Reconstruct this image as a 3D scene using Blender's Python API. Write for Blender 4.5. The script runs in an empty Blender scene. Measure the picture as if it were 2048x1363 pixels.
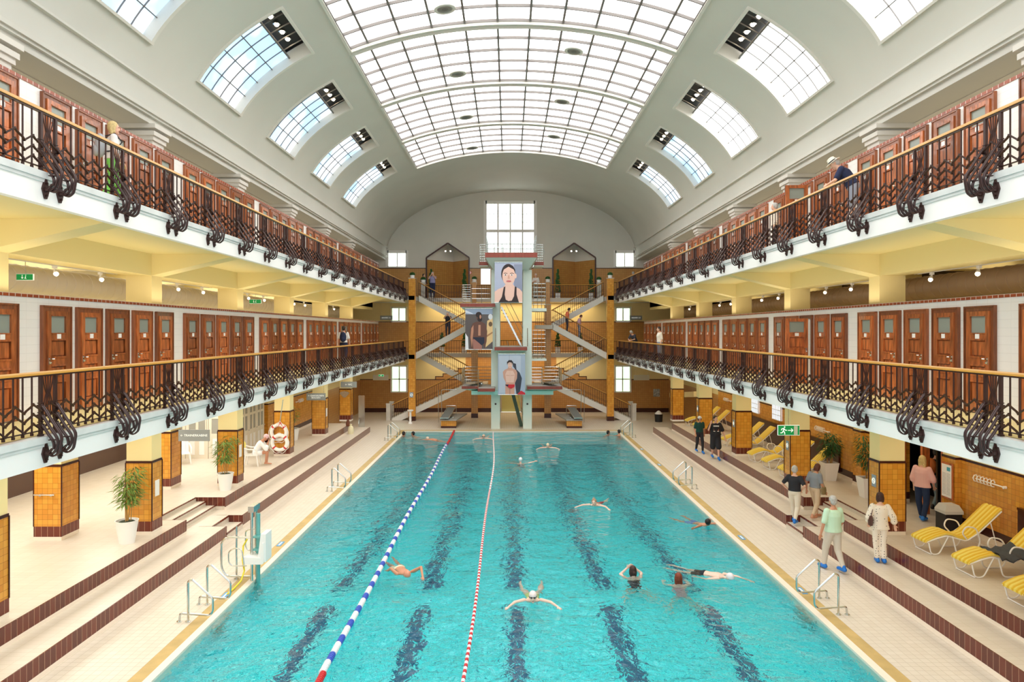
import bpy, bmesh, math, random
from mathutils import Vector, Matrix, Quaternion
random.seed(7)
S = bpy.context.scene
COL = S.collection
PI = math.pi
# ---------------------------------------------------------------- camera, world, light, exposure
cd = bpy.data.cameras.new('camera'); cam = bpy.data.objects.new('camera', cd); COL.objects.link(cam)
cd.sensor_width = 36; cd.lens = 36 * 1400 / 2048; cd.shift_x = 7 / 2048; cd.shift_y = -19.5 / 2048
cd.clip_end = 300
cam.location = (-0.18, 0, 5.94); cam.rotation_euler = (PI / 2, 0, 0)
S.camera = cam
S.view_settings.view_transform = 'Standard'; S.view_settings.look = 'None'
S.view_settings.gamma = 1; S.view_settings.use_curve_mapping = False
S.view_settings.exposure = 0.55
W = bpy.data.worlds.new('world'); S.world = W; W.use_nodes = True
W.node_tree.nodes['Background'].inputs[0].default_value = (0.93, 0.97, 1, 1)
W.node_tree.nodes['Background'].inputs[1].default_value = 1.0
SKY_E = 2.6       # backlit skylight glass
LAMPS = []
def area(name, loc, rot, sx, sy, power, col=(1, .93, .8)):
    l = bpy.data.lights.new(name, 'AREA'); l.shape = 'RECTANGLE'; l.size = sx; l.size_y = sy; l.energy = power; l.color = col
    o = bpy.data.objects.new(name, l); COL.objects.link(o); o.location = loc; o.rotation_euler = rot; return o
# added unseen fill: soffit strips facing down, cabin-roof strips facing up
area('aisle_fill', (-8.2, 27, 3.93), (0, 0, 0), 1.2, 36, 260, (1, .98, .95))
area('aisle_fill', (-12.2, 26, 3.93), (0, 0, 0), 2.6, 36, 760, (.94, .97, 1))  # added strip standing in for daylight in the left aisle
area('aisle_fill', (8.2, 27, 3.93), (0, 0, 0), 1.2, 36, 90, (1, .9, .74))
area('aisle_fill', (10.6, 27, 3.93), (0, 0, 0), 1.2, 36, 130, (1, .88, .7))
for x_ in (-8.86, 8.86):
    area('soffit_fill', (x_, 26, 6.66), (PI, 0, 0), .25, 36, 85, (1, .88, .66))  # no fixture here: added to brighten the yellow soffits from below
area('corridor_fill', (-12, 26, 8.6), (PI, 0, 0), 1.5, 36, 110, (1, .96, .92)); area('corridor_fill', (12, 26, 8.6), (PI, 0, 0), 1.5, 36, 110, (1, .96, .92))  # unseen, added to lighten the ceilings behind the top cabins
area('corridor_fill', (-12, 26, 7.8), (0, 0, 0), 1.5, 36, 260, (1, .96, .93))
area('corridor_fill', (12, 26, 7.8), (0, 0, 0), 1, 36, 130, (1, .85, .6))  # this pair is added fill for the space behind the middle cabins
area('stair_light', (0, 50, 7.95), (0, 0, 0), 12, 1.4, 130, (1, .78, .45))
area('stair_light', (0, 50, 4.08), (0, 0, 0), 12, 1.4, 90, (1, .82, .55))

# ---------------------------------------------------------------- materials
def srgb(r, g, b):
    f = lambda c: ((c / 255) / 12.92 if c < 10 else (((c / 255) + .055) / 1.055) ** 2.4)
    return (f(r), f(g), f(b), 1)
MATS = {}
def mat(name, col, rough=.5, metal=0, emit=0, noise=0, nscale=8, bump=0, trans=0, coat=0, ior=None, stretch=None):
    if name in MATS: return MATS[name]
    m = bpy.data.materials.new(name); m.use_nodes = True; nt = m.node_tree; b = nt.nodes['Principled BSDF']
    c = col if len(col) == 4 else (*col, 1)
    b.inputs['Base Color'].default_value = c; b.inputs['Roughness'].default_value = rough; b.inputs['Metallic'].default_value = metal
    if emit: b.inputs['Emission Color'].default_value = c; b.inputs['Emission Strength'].default_value = emit
    if trans: b.inputs['Transmission Weight'].default_value = trans
    if coat: b.inputs['Coat Weight'].default_value = coat
    if ior: b.inputs['IOR'].default_value = ior
    if noise or bump:
        tc = nt.nodes.new('ShaderNodeTexCoord'); n = nt.nodes.new('ShaderNodeTexNoise'); n.inputs['Scale'].default_value = nscale
        n.inputs['Detail'].default_value = 4
        src = tc.outputs['Object']
        if stretch:
            mp = nt.nodes.new('ShaderNodeMapping'); mp.inputs['Scale'].default_value = stretch
            nt.links.new(src, mp.inputs[0]); src = mp.outputs[0]
        nt.links.new(src, n.inputs['Vector'])
        if noise:
            r = nt.nodes.new('ShaderNodeValToRGB'); e = r.color_ramp.elements
            e[0].position = .3; e[1].position = .7
            e[0].color = (*[x * (1 - noise) for x in c[:3]], 1); e[1].color = (*[min(1, x * (1 + noise)) for x in c[:3]], 1)
            nt.links.new(n.outputs['Fac'], r.inputs[0]); nt.links.new(r.outputs[0], b.inputs['Base Color'])
        if bump:
            bp = nt.nodes.new('ShaderNodeBump'); bp.inputs['Strength'].default_value = bump; bp.inputs['Distance'].default_value = .02
            nt.links.new(n.outputs['Fac'], bp.inputs['Height']); nt.links.new(bp.outputs[0], b.inputs['Normal'])
    MATS[name] = m; return m
def tile(name, c1, c2, grout, tw, th, gap=.004, rough=.25, off=0, vary=1):
    """square or oblong tiles on any axis-aligned face, laid out in metres"""
    m = bpy.data.materials.new(name); m.use_nodes = True; nt = m.node_tree; b = nt.nodes['Principled BSDF']; L = nt.links.new; N = nt.nodes.new
    tc = N('ShaderNodeTexCoord'); s = N('ShaderNodeSeparateXYZ'); L(tc.outputs['Object'], s.inputs[0])
    g = N('ShaderNodeSeparateXYZ'); L(tc.outputs['Normal'], g.inputs[0])
    def gt(o, t):
        a = N('ShaderNodeMath'); a.operation = 'ABSOLUTE'; L(o, a.inputs[0]); q = N('ShaderNodeMath'); q.operation = 'GREATER_THAN'; q.inputs[1].default_value = t; L(a.outputs[0], q.inputs[0]); return q.outputs[0]
    def mix(f, a, c):
        k = N('ShaderNodeMix'); L(f, k.inputs[0]); L(a, k.inputs[2]); L(c, k.inputs[3]); return k.outputs[0]
    nx = gt(g.outputs[0], .7); nz = gt(g.outputs[2], .7)
    u = mix(nx, s.outputs[0], s.outputs[1]); v = mix(nz, s.outputs[2], s.outputs[1])
    cb = N('ShaderNodeCombineXYZ'); L(u, cb.inputs[0]); L(v, cb.inputs[1])
    br = N('ShaderNodeTexBrick'); L(cb.outputs[0], br.inputs['Vector']); br.offset = off; br.squash = 1
    br.inputs['Color1'].default_value = c1; br.inputs['Color2'].default_value = c2; br.inputs['Mortar'].default_value = grout
    br.inputs['Scale'].default_value = 1; br.inputs['Mortar Size'].default_value = gap; br.inputs['Brick Width'].default_value = tw; br.inputs['Row Height'].default_value = th
    br.inputs['Mortar Smooth'].default_value = .1
    L(br.outputs['Color'], b.inputs['Base Color']); b.inputs['Roughness'].default_value = rough
    MATS[name] = m; return m
M_plaster = mat('plaster', srgb(226, 222, 212), .8, noise=.03, nscale=.6)
M_vault = mat('vault_plaster', srgb(214, 212, 202), .85, noise=.04, nscale=.35)
M_white = mat('white_paint', srgb(252, 249, 244), .5)
M_cream = mat('cream_paint', srgb(246, 226, 166), .6)
M_yelp = mat('yellow_soffit', srgb(238, 220, 158), .6)
M_cabw = tile('white_glazed_tile', srgb(246, 242, 238), srgb(243, 240, 236), srgb(228, 224, 220), .3, .15, .003, .2)
M_yt = tile('yellow_tile', srgb(230, 164, 62), srgb(212, 140, 46), srgb(150, 92, 25), .127, .127, .003, .22)
M_yt2 = tile('ochre_tile', srgb(206, 152, 82), srgb(198, 142, 74), srgb(140, 94, 46), .15, .15, .004, .3)
M_bt = tile('brown_tile', srgb(112, 46, 30), srgb(92, 38, 28), srgb(190, 150, 120), .15, .5, .004, .2)
M_cap = tile('brown_cap_tile', srgb(170, 82, 44), srgb(146, 66, 38), srgb(225, 205, 190), .15, .2, .008, .25)
M_band = mat('dark_tile_band', srgb(66, 26, 16), .25)
M_deck = tile('deck_tile', srgb(224, 213, 197), srgb(219, 207, 190), srgb(192, 178, 156), .15, .15, .004, .4)
M_step = tile('step_tile', srgb(224, 213, 197), srgb(219, 207, 190), srgb(203, 190, 168), .3, .15, .004, .4)
M_drain = mat('ochre_drain', srgb(196, 166, 106), .5, noise=.12, nscale=3)
M_lip = mat('pool_lip', srgb(246, 232, 214), .3)
M_pool = tile('pool_tile', (.12, .95, .97, 1), (.09, .92, .95, 1), (.0, .28, .42, 1), .25, .25, .013, .4)
M_lane = mat('lane_blue', (.0, .12, .25), .4)
M_wood = mat('mahogany', srgb(178, 99, 50), .32, noise=.5, nscale=2.5, coat=.3, stretch=(6, 6, 1))
M_wood2 = mat('mahogany_frame', srgb(150, 85, 48), .35, noise=.3, nscale=3, coat=.2, stretch=(6, 6, 1))
for m_ in (M_wood, M_wood2):        # every door has its own tone
    nt = m_.node_tree; b_ = nt.nodes['Principled BSDF']; l_ = b_.inputs['Base Color'].links[0]; hs = nt.nodes.new('ShaderNodeHueSaturation'); oi = nt.nodes.new('ShaderNodeObjectInfo'); mr = nt.nodes.new('ShaderNodeMapRange')
    mr.inputs[3].default_value = .62; mr.inputs[4].default_value = 1.25; nt.links.new(oi.outputs['Random'], mr.inputs[0]); nt.links.new(mr.outputs[0], hs.inputs['Value']); nt.links.new(l_.from_socket, hs.inputs['Color']); nt.links.new(hs.outputs[0], b_.inputs['Base Color'])
M_iron = mat('brown_iron', srgb(64, 40, 36), .35, metal=.3)
M_rail = mat('brass_wood_rail', srgb(206, 150, 66), .3)
M_slab = mat('marble_edge', srgb(222, 224, 220), .3, noise=.08, nscale=3)
M_glassd = mat('frosted_door_glass', srgb(150, 158, 148), .25)
M_chrome = mat('chrome', srgb(210, 210, 205), .15, metal=1)
M_steel = mat('stainless_steel', srgb(205, 208, 205), .22, metal=1)
M_mull = mat('mullion_grey', srgb(122, 116, 112), .5)
M_conc = mat('pale_green_concrete', srgb(228, 240, 230), .6, noise=.03, nscale=1)
M_stone = mat('stair_stone', srgb(206, 200, 188), .5, noise=.06, nscale=3)
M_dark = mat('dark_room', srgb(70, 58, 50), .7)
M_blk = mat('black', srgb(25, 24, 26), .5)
M_sky = mat('skylight_glass', srgb(255, 252, 250), .5, emit=SKY_E)
M_winR = mat('window_glass_white', srgb(250, 254, 255), .5, emit=2.5)
M_winG = mat('window_glass_green', srgb(205, 240, 205), .5, emit=1.1)
M_winE = mat('window_glass_end', srgb(236, 248, 244), .5, emit=1.3)
def sky_glass():
    m = bpy.data.materials.new('window_glass_sky'); m.use_nodes = True; nt = m.node_tree; b = nt.nodes['Principled BSDF']
    tc = nt.nodes.new('ShaderNodeTexCoord'); n = nt.nodes.new('ShaderNodeTexNoise'); n.inputs['Scale'].default_value = .7
    r = nt.nodes.new('ShaderNodeValToRGB'); e = r.color_ramp.elements; e[0].position = .42; e[1].position = .6
    e[0].color = srgb(168, 210, 245); e[1].color = srgb(240, 248, 255)
    nt.links.new(tc.outputs['Object'], n.inputs['Vector']); nt.links.new(n.outputs[0], r.inputs[0]); nt.links.new(r.outputs[0], b.inputs['Emission Color'])
    b.inputs['Emission Strength'].default_value = 1.0; b.inputs['Base Color'].default_value = (.3, .35, .4, 1); return m
M_winL = sky_glass()

# ---------------------------------------------------------------- mesh builder
class MB:
    def __init__(s): s.v = []; s.f = []; s.m = []; s.cur = 0
    def add(s, vs, fs):
        o = len(s.v); s.v += [tuple(v) for v in vs]; s.f += [tuple(i + o for i in f) for f in fs]; s.m += [s.cur] * len(fs); return s
    def box(s, x0, x1, y0, y1, z0, z1):
        x0, x1 = sorted((x0, x1)); y0, y1 = sorted((y0, y1)); z0, z1 = sorted((z0, z1))
        return s.add([(x, y, z) for z in (z0, z1) for y in (y0, y1) for x in (x0, x1)],
                     [(0, 2, 3, 1), (4, 5, 7, 6), (0, 1, 5, 4), (2, 6, 7, 3), (0, 4, 6, 2), (1, 3, 7, 5)])
    def obox(s, a, b, w, h, up=(0, 0, 1)):
        """bar from a to b, w wide sideways, h high, centred"""
        a = Vector(a); b = Vector(b); d = (b - a).normalized(); u = Vector(up); sd = d.cross(u).normalized() * w / 2; uu = sd.cross(d).normalized() * h / 2
        vs = [p + i * sd + j * uu for p in (a, b) for i, j in ((-1, -1), (1, -1), (1, 1), (-1, 1))]
        return s.add(vs, [(0, 1, 2, 3), (7, 6, 5, 4), (0, 4, 5, 1), (1, 5, 6, 2), (2, 6, 7, 3), (3, 7, 4, 0)])
    def tube(s, pts, r, n=8, closed=False):
        P = [Vector(p) for p in pts]; k = len(P); R = r if isinstance(r, (list, tuple)) else [r] * k
        T = []
        for i in range(k):
            if closed: t = P[(i + 1) % k] - P[i - 1]
            else: t = P[min(i + 1, k - 1)] - P[max(i - 1, 0)]
            T.append(t.normalized() if t.length > 1e-9 else Vector((0, 0, 1)))
        a = Vector((0, 0, 1)) if abs(T[0].z) < .9 else Vector((1, 0, 0))
        nrm = T[0].cross(a).normalized(); vs = []
        for i in range(k):
            nrm = (nrm - T[i] * nrm.dot(T[i])).normalized(); bn = T[i].cross(nrm)
            for j in range(n):
                q = 2 * PI * j / n; vs.append(P[i] + (nrm * math.cos(q) + bn * math.sin(q)) * R[i])
        fs = [(i * n + j, i * n + (j + 1) % n, (i + 1) * n + (j + 1) % n, (i + 1) * n + j) for i in range(k - 1) for j in range(n)]
        if closed: fs += [((k - 1) * n + j, (k - 1) * n + (j + 1) % n, (j + 1) % n, j) for j in range(n)]
        else: fs += [tuple(range(n - 1, -1, -1)), tuple((k - 1) * n + j for j in range(n))]
        return s.add(vs, fs)
    def lathe(s, prof, c=(0, 0, 0), n=20):
        """profile of (radius, z)"""
        k = len(prof); vs = [(c[0] + r * math.cos(2 * PI * j / n), c[1] + r * math.sin(2 * PI * j / n), c[2] + z) for r, z in prof for j in range(n)]
        fs = [(i * n + j, i * n + (j + 1) % n, (i + 1) * n + (j + 1) % n, (i + 1) * n + j) for i in range(k - 1) for j in range(n)]
        fs += [tuple(range(n - 1, -1, -1)), tuple((k - 1) * n + j for j in range(n))]
        return s.add(vs, fs)
    def prism(s, poly, a0, a1, axis='y'):
        """poly of 2-D points extruded along an axis: y -> (x,z), x -> (y,z), z -> (x,y)"""
        f = {'y': lambda p, a: (p[0], a, p[1]), 'x': lambda p, a: (a, p[0], p[1]), 'z': lambda p, a: (p[0], p[1], a)}[axis]
        n = len(poly); vs = [f(p, a0) for p in poly] + [f(p, a1) for p in poly]
        fs = [tuple(range(n)), tuple(range(2 * n - 1, n - 1, -1))] + [(i, i + n, (i + 1) % n + n, (i + 1) % n) for i in range(n)]
        return s.add(vs, fs)
    def ball(s, c, rx, ry=None, rz=None, n=12, k=8, rot=None):
        ry = ry or rx; rz = rz or rx; vs = []
        for i in range(1, k):
            t = PI * i / k
            for j in range(n):
                q = 2 * PI * j / n; vs.append(Vector((rx * math.sin(t) * math.cos(q), ry * math.sin(t) * math.sin(q), rz * math.cos(t))))
        vs += [Vector((0, 0, rz)), Vector((0, 0, -rz))]
        if rot: vs = [rot @ v for v in vs]
        vs = [v + Vector(c) for v in vs]; T = (k - 1) * n
        fs = [(i * n + j, (i + 1) * n + j, (i + 1) * n + (j + 1) % n, i * n + (j + 1) % n) for i in range(k - 2) for j in range(n)]
        fs += [(T, j, (j + 1) % n) for j in range(n)] + [(T + 1, (k - 2) * n + (j + 1) % n, (k - 2) * n + j) for j in range(n)]
        return s.add(vs, fs)
    def build(s, name, m, parent=None, smooth=False, **props):
        me = bpy.data.meshes.new(name); me.from_pydata(s.v, [], s.f)
        for q in (m if isinstance(m, (list, tuple)) else [m]): me.materials.append(q)
        if isinstance(m, (list, tuple)): me.polygons.foreach_set('material_index', s.m)
        bm = bmesh.new(); bm.from_mesh(me); bmesh.ops.recalc_face_normals(bm, faces=bm.faces); bm.to_mesh(me); bm.free()
        if smooth:
            me.polygons.foreach_set('use_smooth', [True] * len(me.polygons)); me.set_sharp_from_angle(angle=math.radians(40))
        return link(name, me, parent, **props)
def link(name, me, parent=None, loc=None, **props):
    o = bpy.data.objects.new(name, me); COL.objects.link(o)
    if parent: o.parent = parent
    if loc: o.location = loc
    for k, v in props.items():
        if v is not None: o[k] = v
    return o
def thing(name, label, cat, loc=(0, 0, 0), rz=0, group=None):
    o = bpy.data.objects.new(name, None); COL.objects.link(o); o.location = loc; o.rotation_euler = (0, 0, rz); o.empty_display_size = .1
    o['label'] = label; o['category'] = cat
    if group: o['group'] = group
    return o
KIDS = {}
def kids(o):
    return [c for c in bpy.data.objects if c.parent is o]
def dup(o, loc, rz=0, label=None, group=None, tree=None, scale=None):
    """copy a thing with its parts and sub-parts; tree = [(part, [sub-parts])]"""
    r = o.copy(); COL.objects.link(r); r.location = loc; r.rotation_euler = (0, 0, rz)
    if scale: r.scale = scale
    if label: r['label'] = label
    if group: r['group'] = group
    for p, subs in tree:
        c = p.copy(); COL.objects.link(c); c.parent = r
        for q in subs:
            d = q.copy(); COL.objects.link(d); d.parent = c
    return r
def tree_of(o): return [(p, kids(p)) for p in kids(o)]
def struct(name, mb, m, label, **k): return mb.build(name, m, kind='structure', label=label, category=name.split('_')[0], **k)
def fil(pts, r=.06, k=4):
    """round the corners of a polyline"""
    P = [Vector(p) for p in pts]; out = [P[0]]
    for i in range(1, len(P) - 1):
        a = (P[i - 1] - P[i]); b = (P[i + 1] - P[i]); q = min(r, a.length * .45, b.length * .45)
        p0 = P[i] + a.normalized() * q; p1 = P[i] + b.normalized() * q
        for t in range(k + 1):
            u = t / k; out.append(p0 * (1 - u) ** 2 + P[i] * 2 * u * (1 - u) + p1 * u * u)
    return out + [P[-1]]
ORD = ['first', 'second', 'third', 'fourth', 'fifth', 'sixth', 'seventh', 'eighth', 'ninth', 'tenth']
SIDE = {-1: 'left', 1: 'right'}
# ================================================================ THE HALL
R = 7.05      # gallery edge
WX = 8.65     # cabin wall
PX = 9.15     # inner face of the pillars
BAY = 5.56
PY = [12.04 + BAY * k for k in range(-1, 7)]      # near faces of the pillars
FL = {0: .82, 1: 4.40, 2: 8.27}
YN, YE, YB = 5.0, 46.2, 51.0                       # near end, gallery end, end wall
# --- pool shell
m = MB()
m.add([(-6.3, 6, -1.15), (6.3, 6, -1.15), (6.3, 16.9, -1.15), (-6.3, 16.9, -1.15), (-6.3, 30, -3.6), (6.3, 30, -3.6), (-6.3, 41.4, -4.2), (6.3, 41.4, -4.2),
       (-6.25, 6, .02), (6.25, 6, .02), (-6.25, 41.4, .02), (6.25, 41.4, .02), (-6.25, 6, -5), (6.25, 6, -5), (-6.25, 41.4, -5), (6.25, 41.4, -5)],
      [(0, 1, 2, 3), (3, 2, 5, 4), (4, 5, 7, 6), (8, 12, 14, 10), (9, 11, 15, 13), (10, 14, 15, 11), (8, 9, 13, 12)])
struct('floor_pool', m, M_pool, 'turquoise tiled pool basin, shallow near and deep beyond')
m = MB()
for x in (-4.35, -2.17, 0, 2.17, 4.35):
    for y0, z0, y1, z1 in ((7, -1.14, 16.3, -1.14), (17.3, -1.20, 30, -3.59), (30, -3.59, 37.5, -4.0)):
        m.add([(x - .16, y0, z0 + .01), (x + .16, y0, z0 + .01), (x + .16, y1, z1 + .01), (x - .16, y1, z1 + .01)], [(0, 1, 2, 3)])
m.build('lane_marking', M_lane, kind='structure', label='dark blue lane lines tiled on the pool floor', category='marking')
# --- water
def water_mat():
    w = bpy.data.materials.new('pool_water'); w.use_nodes = True; nt = w.node_tree; b = nt.nodes['Principled BSDF']; N = nt.nodes.new; L = nt.links.new
    b.inputs['Base Color'].default_value = (.96, 1, 1, 1); b.inputs['Roughness'].default_value = .0; b.inputs['IOR'].default_value = 1.33
    b.inputs['Transmission Weight'].default_value = 1
    tc = N('ShaderNodeTexCoord'); n1 = N('ShaderNodeTexNoise'); n2 = N('ShaderNodeTexNoise'); n1.inputs['Scale'].default_value = 1.1; n2.inputs['Scale'].default_value = 5.5
    n1.inputs['Detail'].default_value = 2; n2.inputs['Detail'].default_value = 3; n2.inputs['Distortion'].default_value = .6
    L(tc.outputs['Object'], n1.inputs['Vector']); L(tc.outputs['Object'], n2.inputs['Vector'])
    a = N('ShaderNodeMath'); a.operation = 'MULTIPLY_ADD'; a.inputs[1].default_value = .34; L(n2.outputs[0], a.inputs[0]); L(n1.outputs[0], a.inputs[2])
    bp = N('ShaderNodeBump'); bp.inputs['Strength'].default_value = 1; bp.inputs['Distance'].default_value = .17; L(a.outputs[0], bp.inputs['Height']); L(bp.outputs[0], b.inputs['Normal'])
    v = N('ShaderNodeVolumeAbsorption'); v.inputs['Color'].default_value = (.02, .92, .94, 1); v.inputs['Density'].default_value = .27
    L(v.outputs[0], nt.nodes['Material Output'].inputs['Volume']); return w
m = MB(); m.box(-6.27, 6.27, 5.9, 41.42, -4.9, 0)
m.build('pool_water', water_mat(), kind='stuff', label='turquoise rippling water filling the swimming pool', category='water')
# --- deck, steps, upper floor
m = MB()
for s in (-1, 1):
    m.box(s * 6.6, s * 8.13, YN, 40.6, -.3, .05)
m.box(-15, 15, 41.8, YB, -.3, .05)
for s in (-1, 1): m.box(s * 6.6, s * 15, 40.6, 41.8, -.3, .05)
struct('floor_deck', m, M_deck, 'beige tiled pool deck around the basin')
m = MB()
for s in (-1, 1):
    m.box(s * 6.2, s * 6.35, YN, 41.4, -.3, .045)
m.box(-6.35, 6.35, 41.36, 41.5, -.3, .045)
struct('trim_1', m, M_lip, 'pale rounded lip along the water edge')
m = MB()
for s in (-1, 1): m.box(s * 6.35, s * 6.6, YN, 41.5, -.3, .048)
m.box(-6.6, 6.6, 41.5, 41.8, -.3, .048)
struct('trim_2', m, M_drain, 'ochre overflow channel strip beside the pool lip')
def curbs(s):
    """two broad steps with brown tiled risers, cut by small stair recesses"""
    top, ris, base = MB(), MB(), MB()
    lo = [(YN, 19.75), (20.95, 40.2)]; up = [(YN, 19.0), (21.6, 39.0)]
    x1, x2 = 8.13, 8.92
    for y0, y1 in lo:
        top.box(s * (x1 + .02), s * x2, y0, y1, .0, .44); ris.box(s * x1, s * (x1 + .02), y0, y1, .14, .445); base.box(s * x1, s * (x1 + .02), y0, y1, .05, .14)
        for ye in (y0, y1): ris.box(s * x1, s * x2, ye - .01, ye + .01, .14, .44)
    top.box(s * (x1 + .42), s * x2, 19.75, 20.95, 0, .44); top.box(s * (x1 + .0), s * (x1 + .42), 19.75, 20.95, 0, .24)
    ris.box(s * (x1 + .40), s * (x1 + .425), 19.75, 20.95, .40, .445); ris.box(s * (x1 - .01), s * (x1 + .02), 19.75, 20.95, .2, .245)
    for y0, y1 in up:
        top.box(s * (x2 + .02), s * 15.6, y0, y1, .0, .82); ris.box(s * x2, s * (x2 + .02), y0, y1, .52, .825); base.box(s * x2, s * (x2 + .02), y0, y1, .44, .52)
        for ye in (y0, y1): ris.box(s * x2, s * (x2 + .9), ye - .01, ye + .01, .55, .82)
    top.box(s * (x2 + .9), s * 15.6, 19, 21.6, 0, .82)
    for i, z in enumerate((.57, .695)):
        top.box(s * (x2 + .3 + .3 * i), s * (x2 + .9), 19, 21.6, 0, z)
        ris.box(s * (x2 + .295 + .3 * i), s * (x2 + .32 + .3 * i), 19, 21.6, z - .03, z + .004)
    ris.box(s * (x2 + .895), s * (x2 + .92), 19, 21.6, .79, .825); top.box(s * x2, s * (x2 + .3), 19, 21.6, 0, .44)
    ris.box(s * (x2 + .9), s * 15, 38.99, 39.01, .35, .82)
    struct('floor_step', top, M_step, f'beige tiled broad steps along the {SIDE[s]} side')
    struct(f'trim_{4 + s}', ris, M_bt, f'brown tiled step risers along the {SIDE[s]} side')
    struct(f'baseboard_{SIDE[s]}', base, M_lip, f'pale tile base under the brown risers on the {SIDE[s]}')
curbs(-1); curbs(1)

# --- pillars: tiled foot, cream shaft, running up to the vault
def pillar(x0, x1, y0, y1, zf, ztop, label):
    t = thing('pillar', label, 'pillar', ((x0 + x1) / 2, (y0 + y1) / 2, zf)); t['kind'] = 'structure'
    hx, hy = abs(x1 - x0) / 2, (y1 - y0) / 2
    m = MB(); m.box(-hx, hx, -hy, hy, .34, 1.8); m.build('tile_cladding', M_yt, t)
    m = MB(); m.box(-hx - .006, hx + .006, -hy - .006, hy + .006, .09, .34); m.build('foot_tiles', M_bt, t)
    m = MB(); m.box(-hx - .006, hx + .006, -hy - .006, hy + .006, 1.8, 1.86)
    for i in (-1, 1):
        for j in (-1, 1): m.box(i * hx - .012 * (i < 0) - .006, i * hx + .012 * (i > 0) + .006, j * hy - .012, j * hy + .012, .34, 1.82)
    m.build('tile_border', M_band, t)
    m = MB(); m.box(-hx + .01, hx - .01, -hy + .01, hy - .01, 1.86, ztop - zf); m.build('shaft', M_cream, t)
    m = MB(); m.box(-hx - .004, hx + .004, -hy - .004, hy + .004, 0, .09); m.build('plinth', M_lip, t)
    return t
for s in (-1, 1):
    for k, y in enumerate(PY):
        if k == 7: continue
        pillar(s * PX, s * (PX + .65), y, y + .52, FL[0], 4.06, f'yellow tiled pillar on the {SIDE[s]} beside the steps, {ORD[k]} from the camera')
for k, y in enumerate(PY[1:4]):
    pillar(-11.13, -11.8, y + 5.1 - BAY, y + 5.8 - BAY, FL[0], 4.06, f'yellow tiled pillar in the left rear row, {ORD[k]} from the camera')
# upper storeys of the pillars, beams, soffits
for s in (-1, 1):
    sd = SIDE[s]
    for lv, zt in ((1, 7.4), (2, 11.12)):
        for k, y in enumerate(PY):
            if k == 7: continue
            m = MB(); m.box(s * PX, s * (PX + .65), y, y + .52, FL[lv], zt)
            if lv == 2:
                for q in range(4):
                    e = .03 + .045 * q; z = 10.62 + .11 * q + (.06 if q == 3 else 0)
                    m.box(s * (PX - e), s * (PX + .65 + e), y - e, y + .52 + e, z, z + .11)
            struct('pillar_upper', m, M_cream if lv == 1 else M_plaster, f'{"cream" if lv == 1 else "white"} pillar behind the {sd} {"middle" if lv == 1 else "top"} cabins, {ORD[k]} from the camera')
    for lv, zs in ((1, 3.95), (2, 7.80)):
        zf = FL[lv]; name = 'middle' if lv == 1 else 'top'
        m = MB(); m.box(s * (R + .06), s * 15.6, YN, YE, zs + .08, zf)
        struct('floor_gallery', m, M_yelp, f'{name} gallery floor slab on the {sd}')
        m = MB(); m.box(s * (R - .06), s * (R + .06), YN, YE, zs, zf - .10)
        struct('trim_5', m, M_white, f'white fascia of the {sd} {name} gallery')
        m = MB(); m.box(s * (R - .10), s * (R + .08), YN, YE, zf - .10, zf); m.box(s * (R - .08), s * (R + .08), YN, YE, zf - .15, zf - .10)
        struct('trim_6', m, M_slab, f'pale marble nosing on the {sd} {name} gallery edge')
        m = MB(); m.box(s * PX, s * (PX + .6), YN, YE, zs - .46, zs + .1)
        for k, y in enumerate(PY[:7]):
            m.prism([(s * (R + .05), zs + .02), (s * PX, zs - .46), (s * PX, zs + .1), (s * (R + .05), zs + .1)], y, y + .52)
        m.box(s * PX, s * 15, PY[6], YE, zs - .3, zs + .1)
        for k, y in enumerate(PY[:7]): m.box(s * (PX + .5), s * 15, y, y + .52, zs - .3, zs + .1)
        struct('ceiling_beam', m, M_yelp, f'yellow cantilever beams under the {sd} {name} gallery')
    # outer walls
    xo = -14.0 if s < 0 else 11.5
    m = MB(); m.box(s * 13.5, s * 13.6, YN, YB, 4.4, 11.2)
    if s > 0:
        struct('wall_right_top', MB().box(13.45, 13.5, YN, YB, 8.3, 11.2), M_plaster, 'plaster outer wall behind the right top cabins')
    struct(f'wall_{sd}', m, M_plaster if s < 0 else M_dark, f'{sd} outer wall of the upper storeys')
    m = MB(); m.box(s * 9.9, s * 15, YN, YB, 11.1, 11.3)
    struct('ceiling_side', m, M_plaster, f'flat ceiling above the {sd} top cabins')
# --- cabin walls
for s in (-1, 1):
    for lv in (1, 2):
        zf = FL[lv]; zt = zf + (2.19 if lv == 1 else 2.1); sd = SIDE[s]; nm = 'middle' if lv == 1 else 'top'
        m = MB(); m.box(s * WX, s * (WX + .1), YN, 45.6, zf, zt - .05); m.box(s * WX, s * 9.0, 45.5, 45.6, zf, zt - .05)
        struct(f'wall_cabin_{sd}', m, M_cabw, f'white tiled cabin wall on the {sd} {nm} gallery')
        m = MB(); m.box(s * (WX - .015), s * (WX + .13), YN, 45.62, zt - .05, zt + .01)
        struct('trim_7', m, M_cap, f'brown tile capping on the {sd} {nm} cabin wall')

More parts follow.
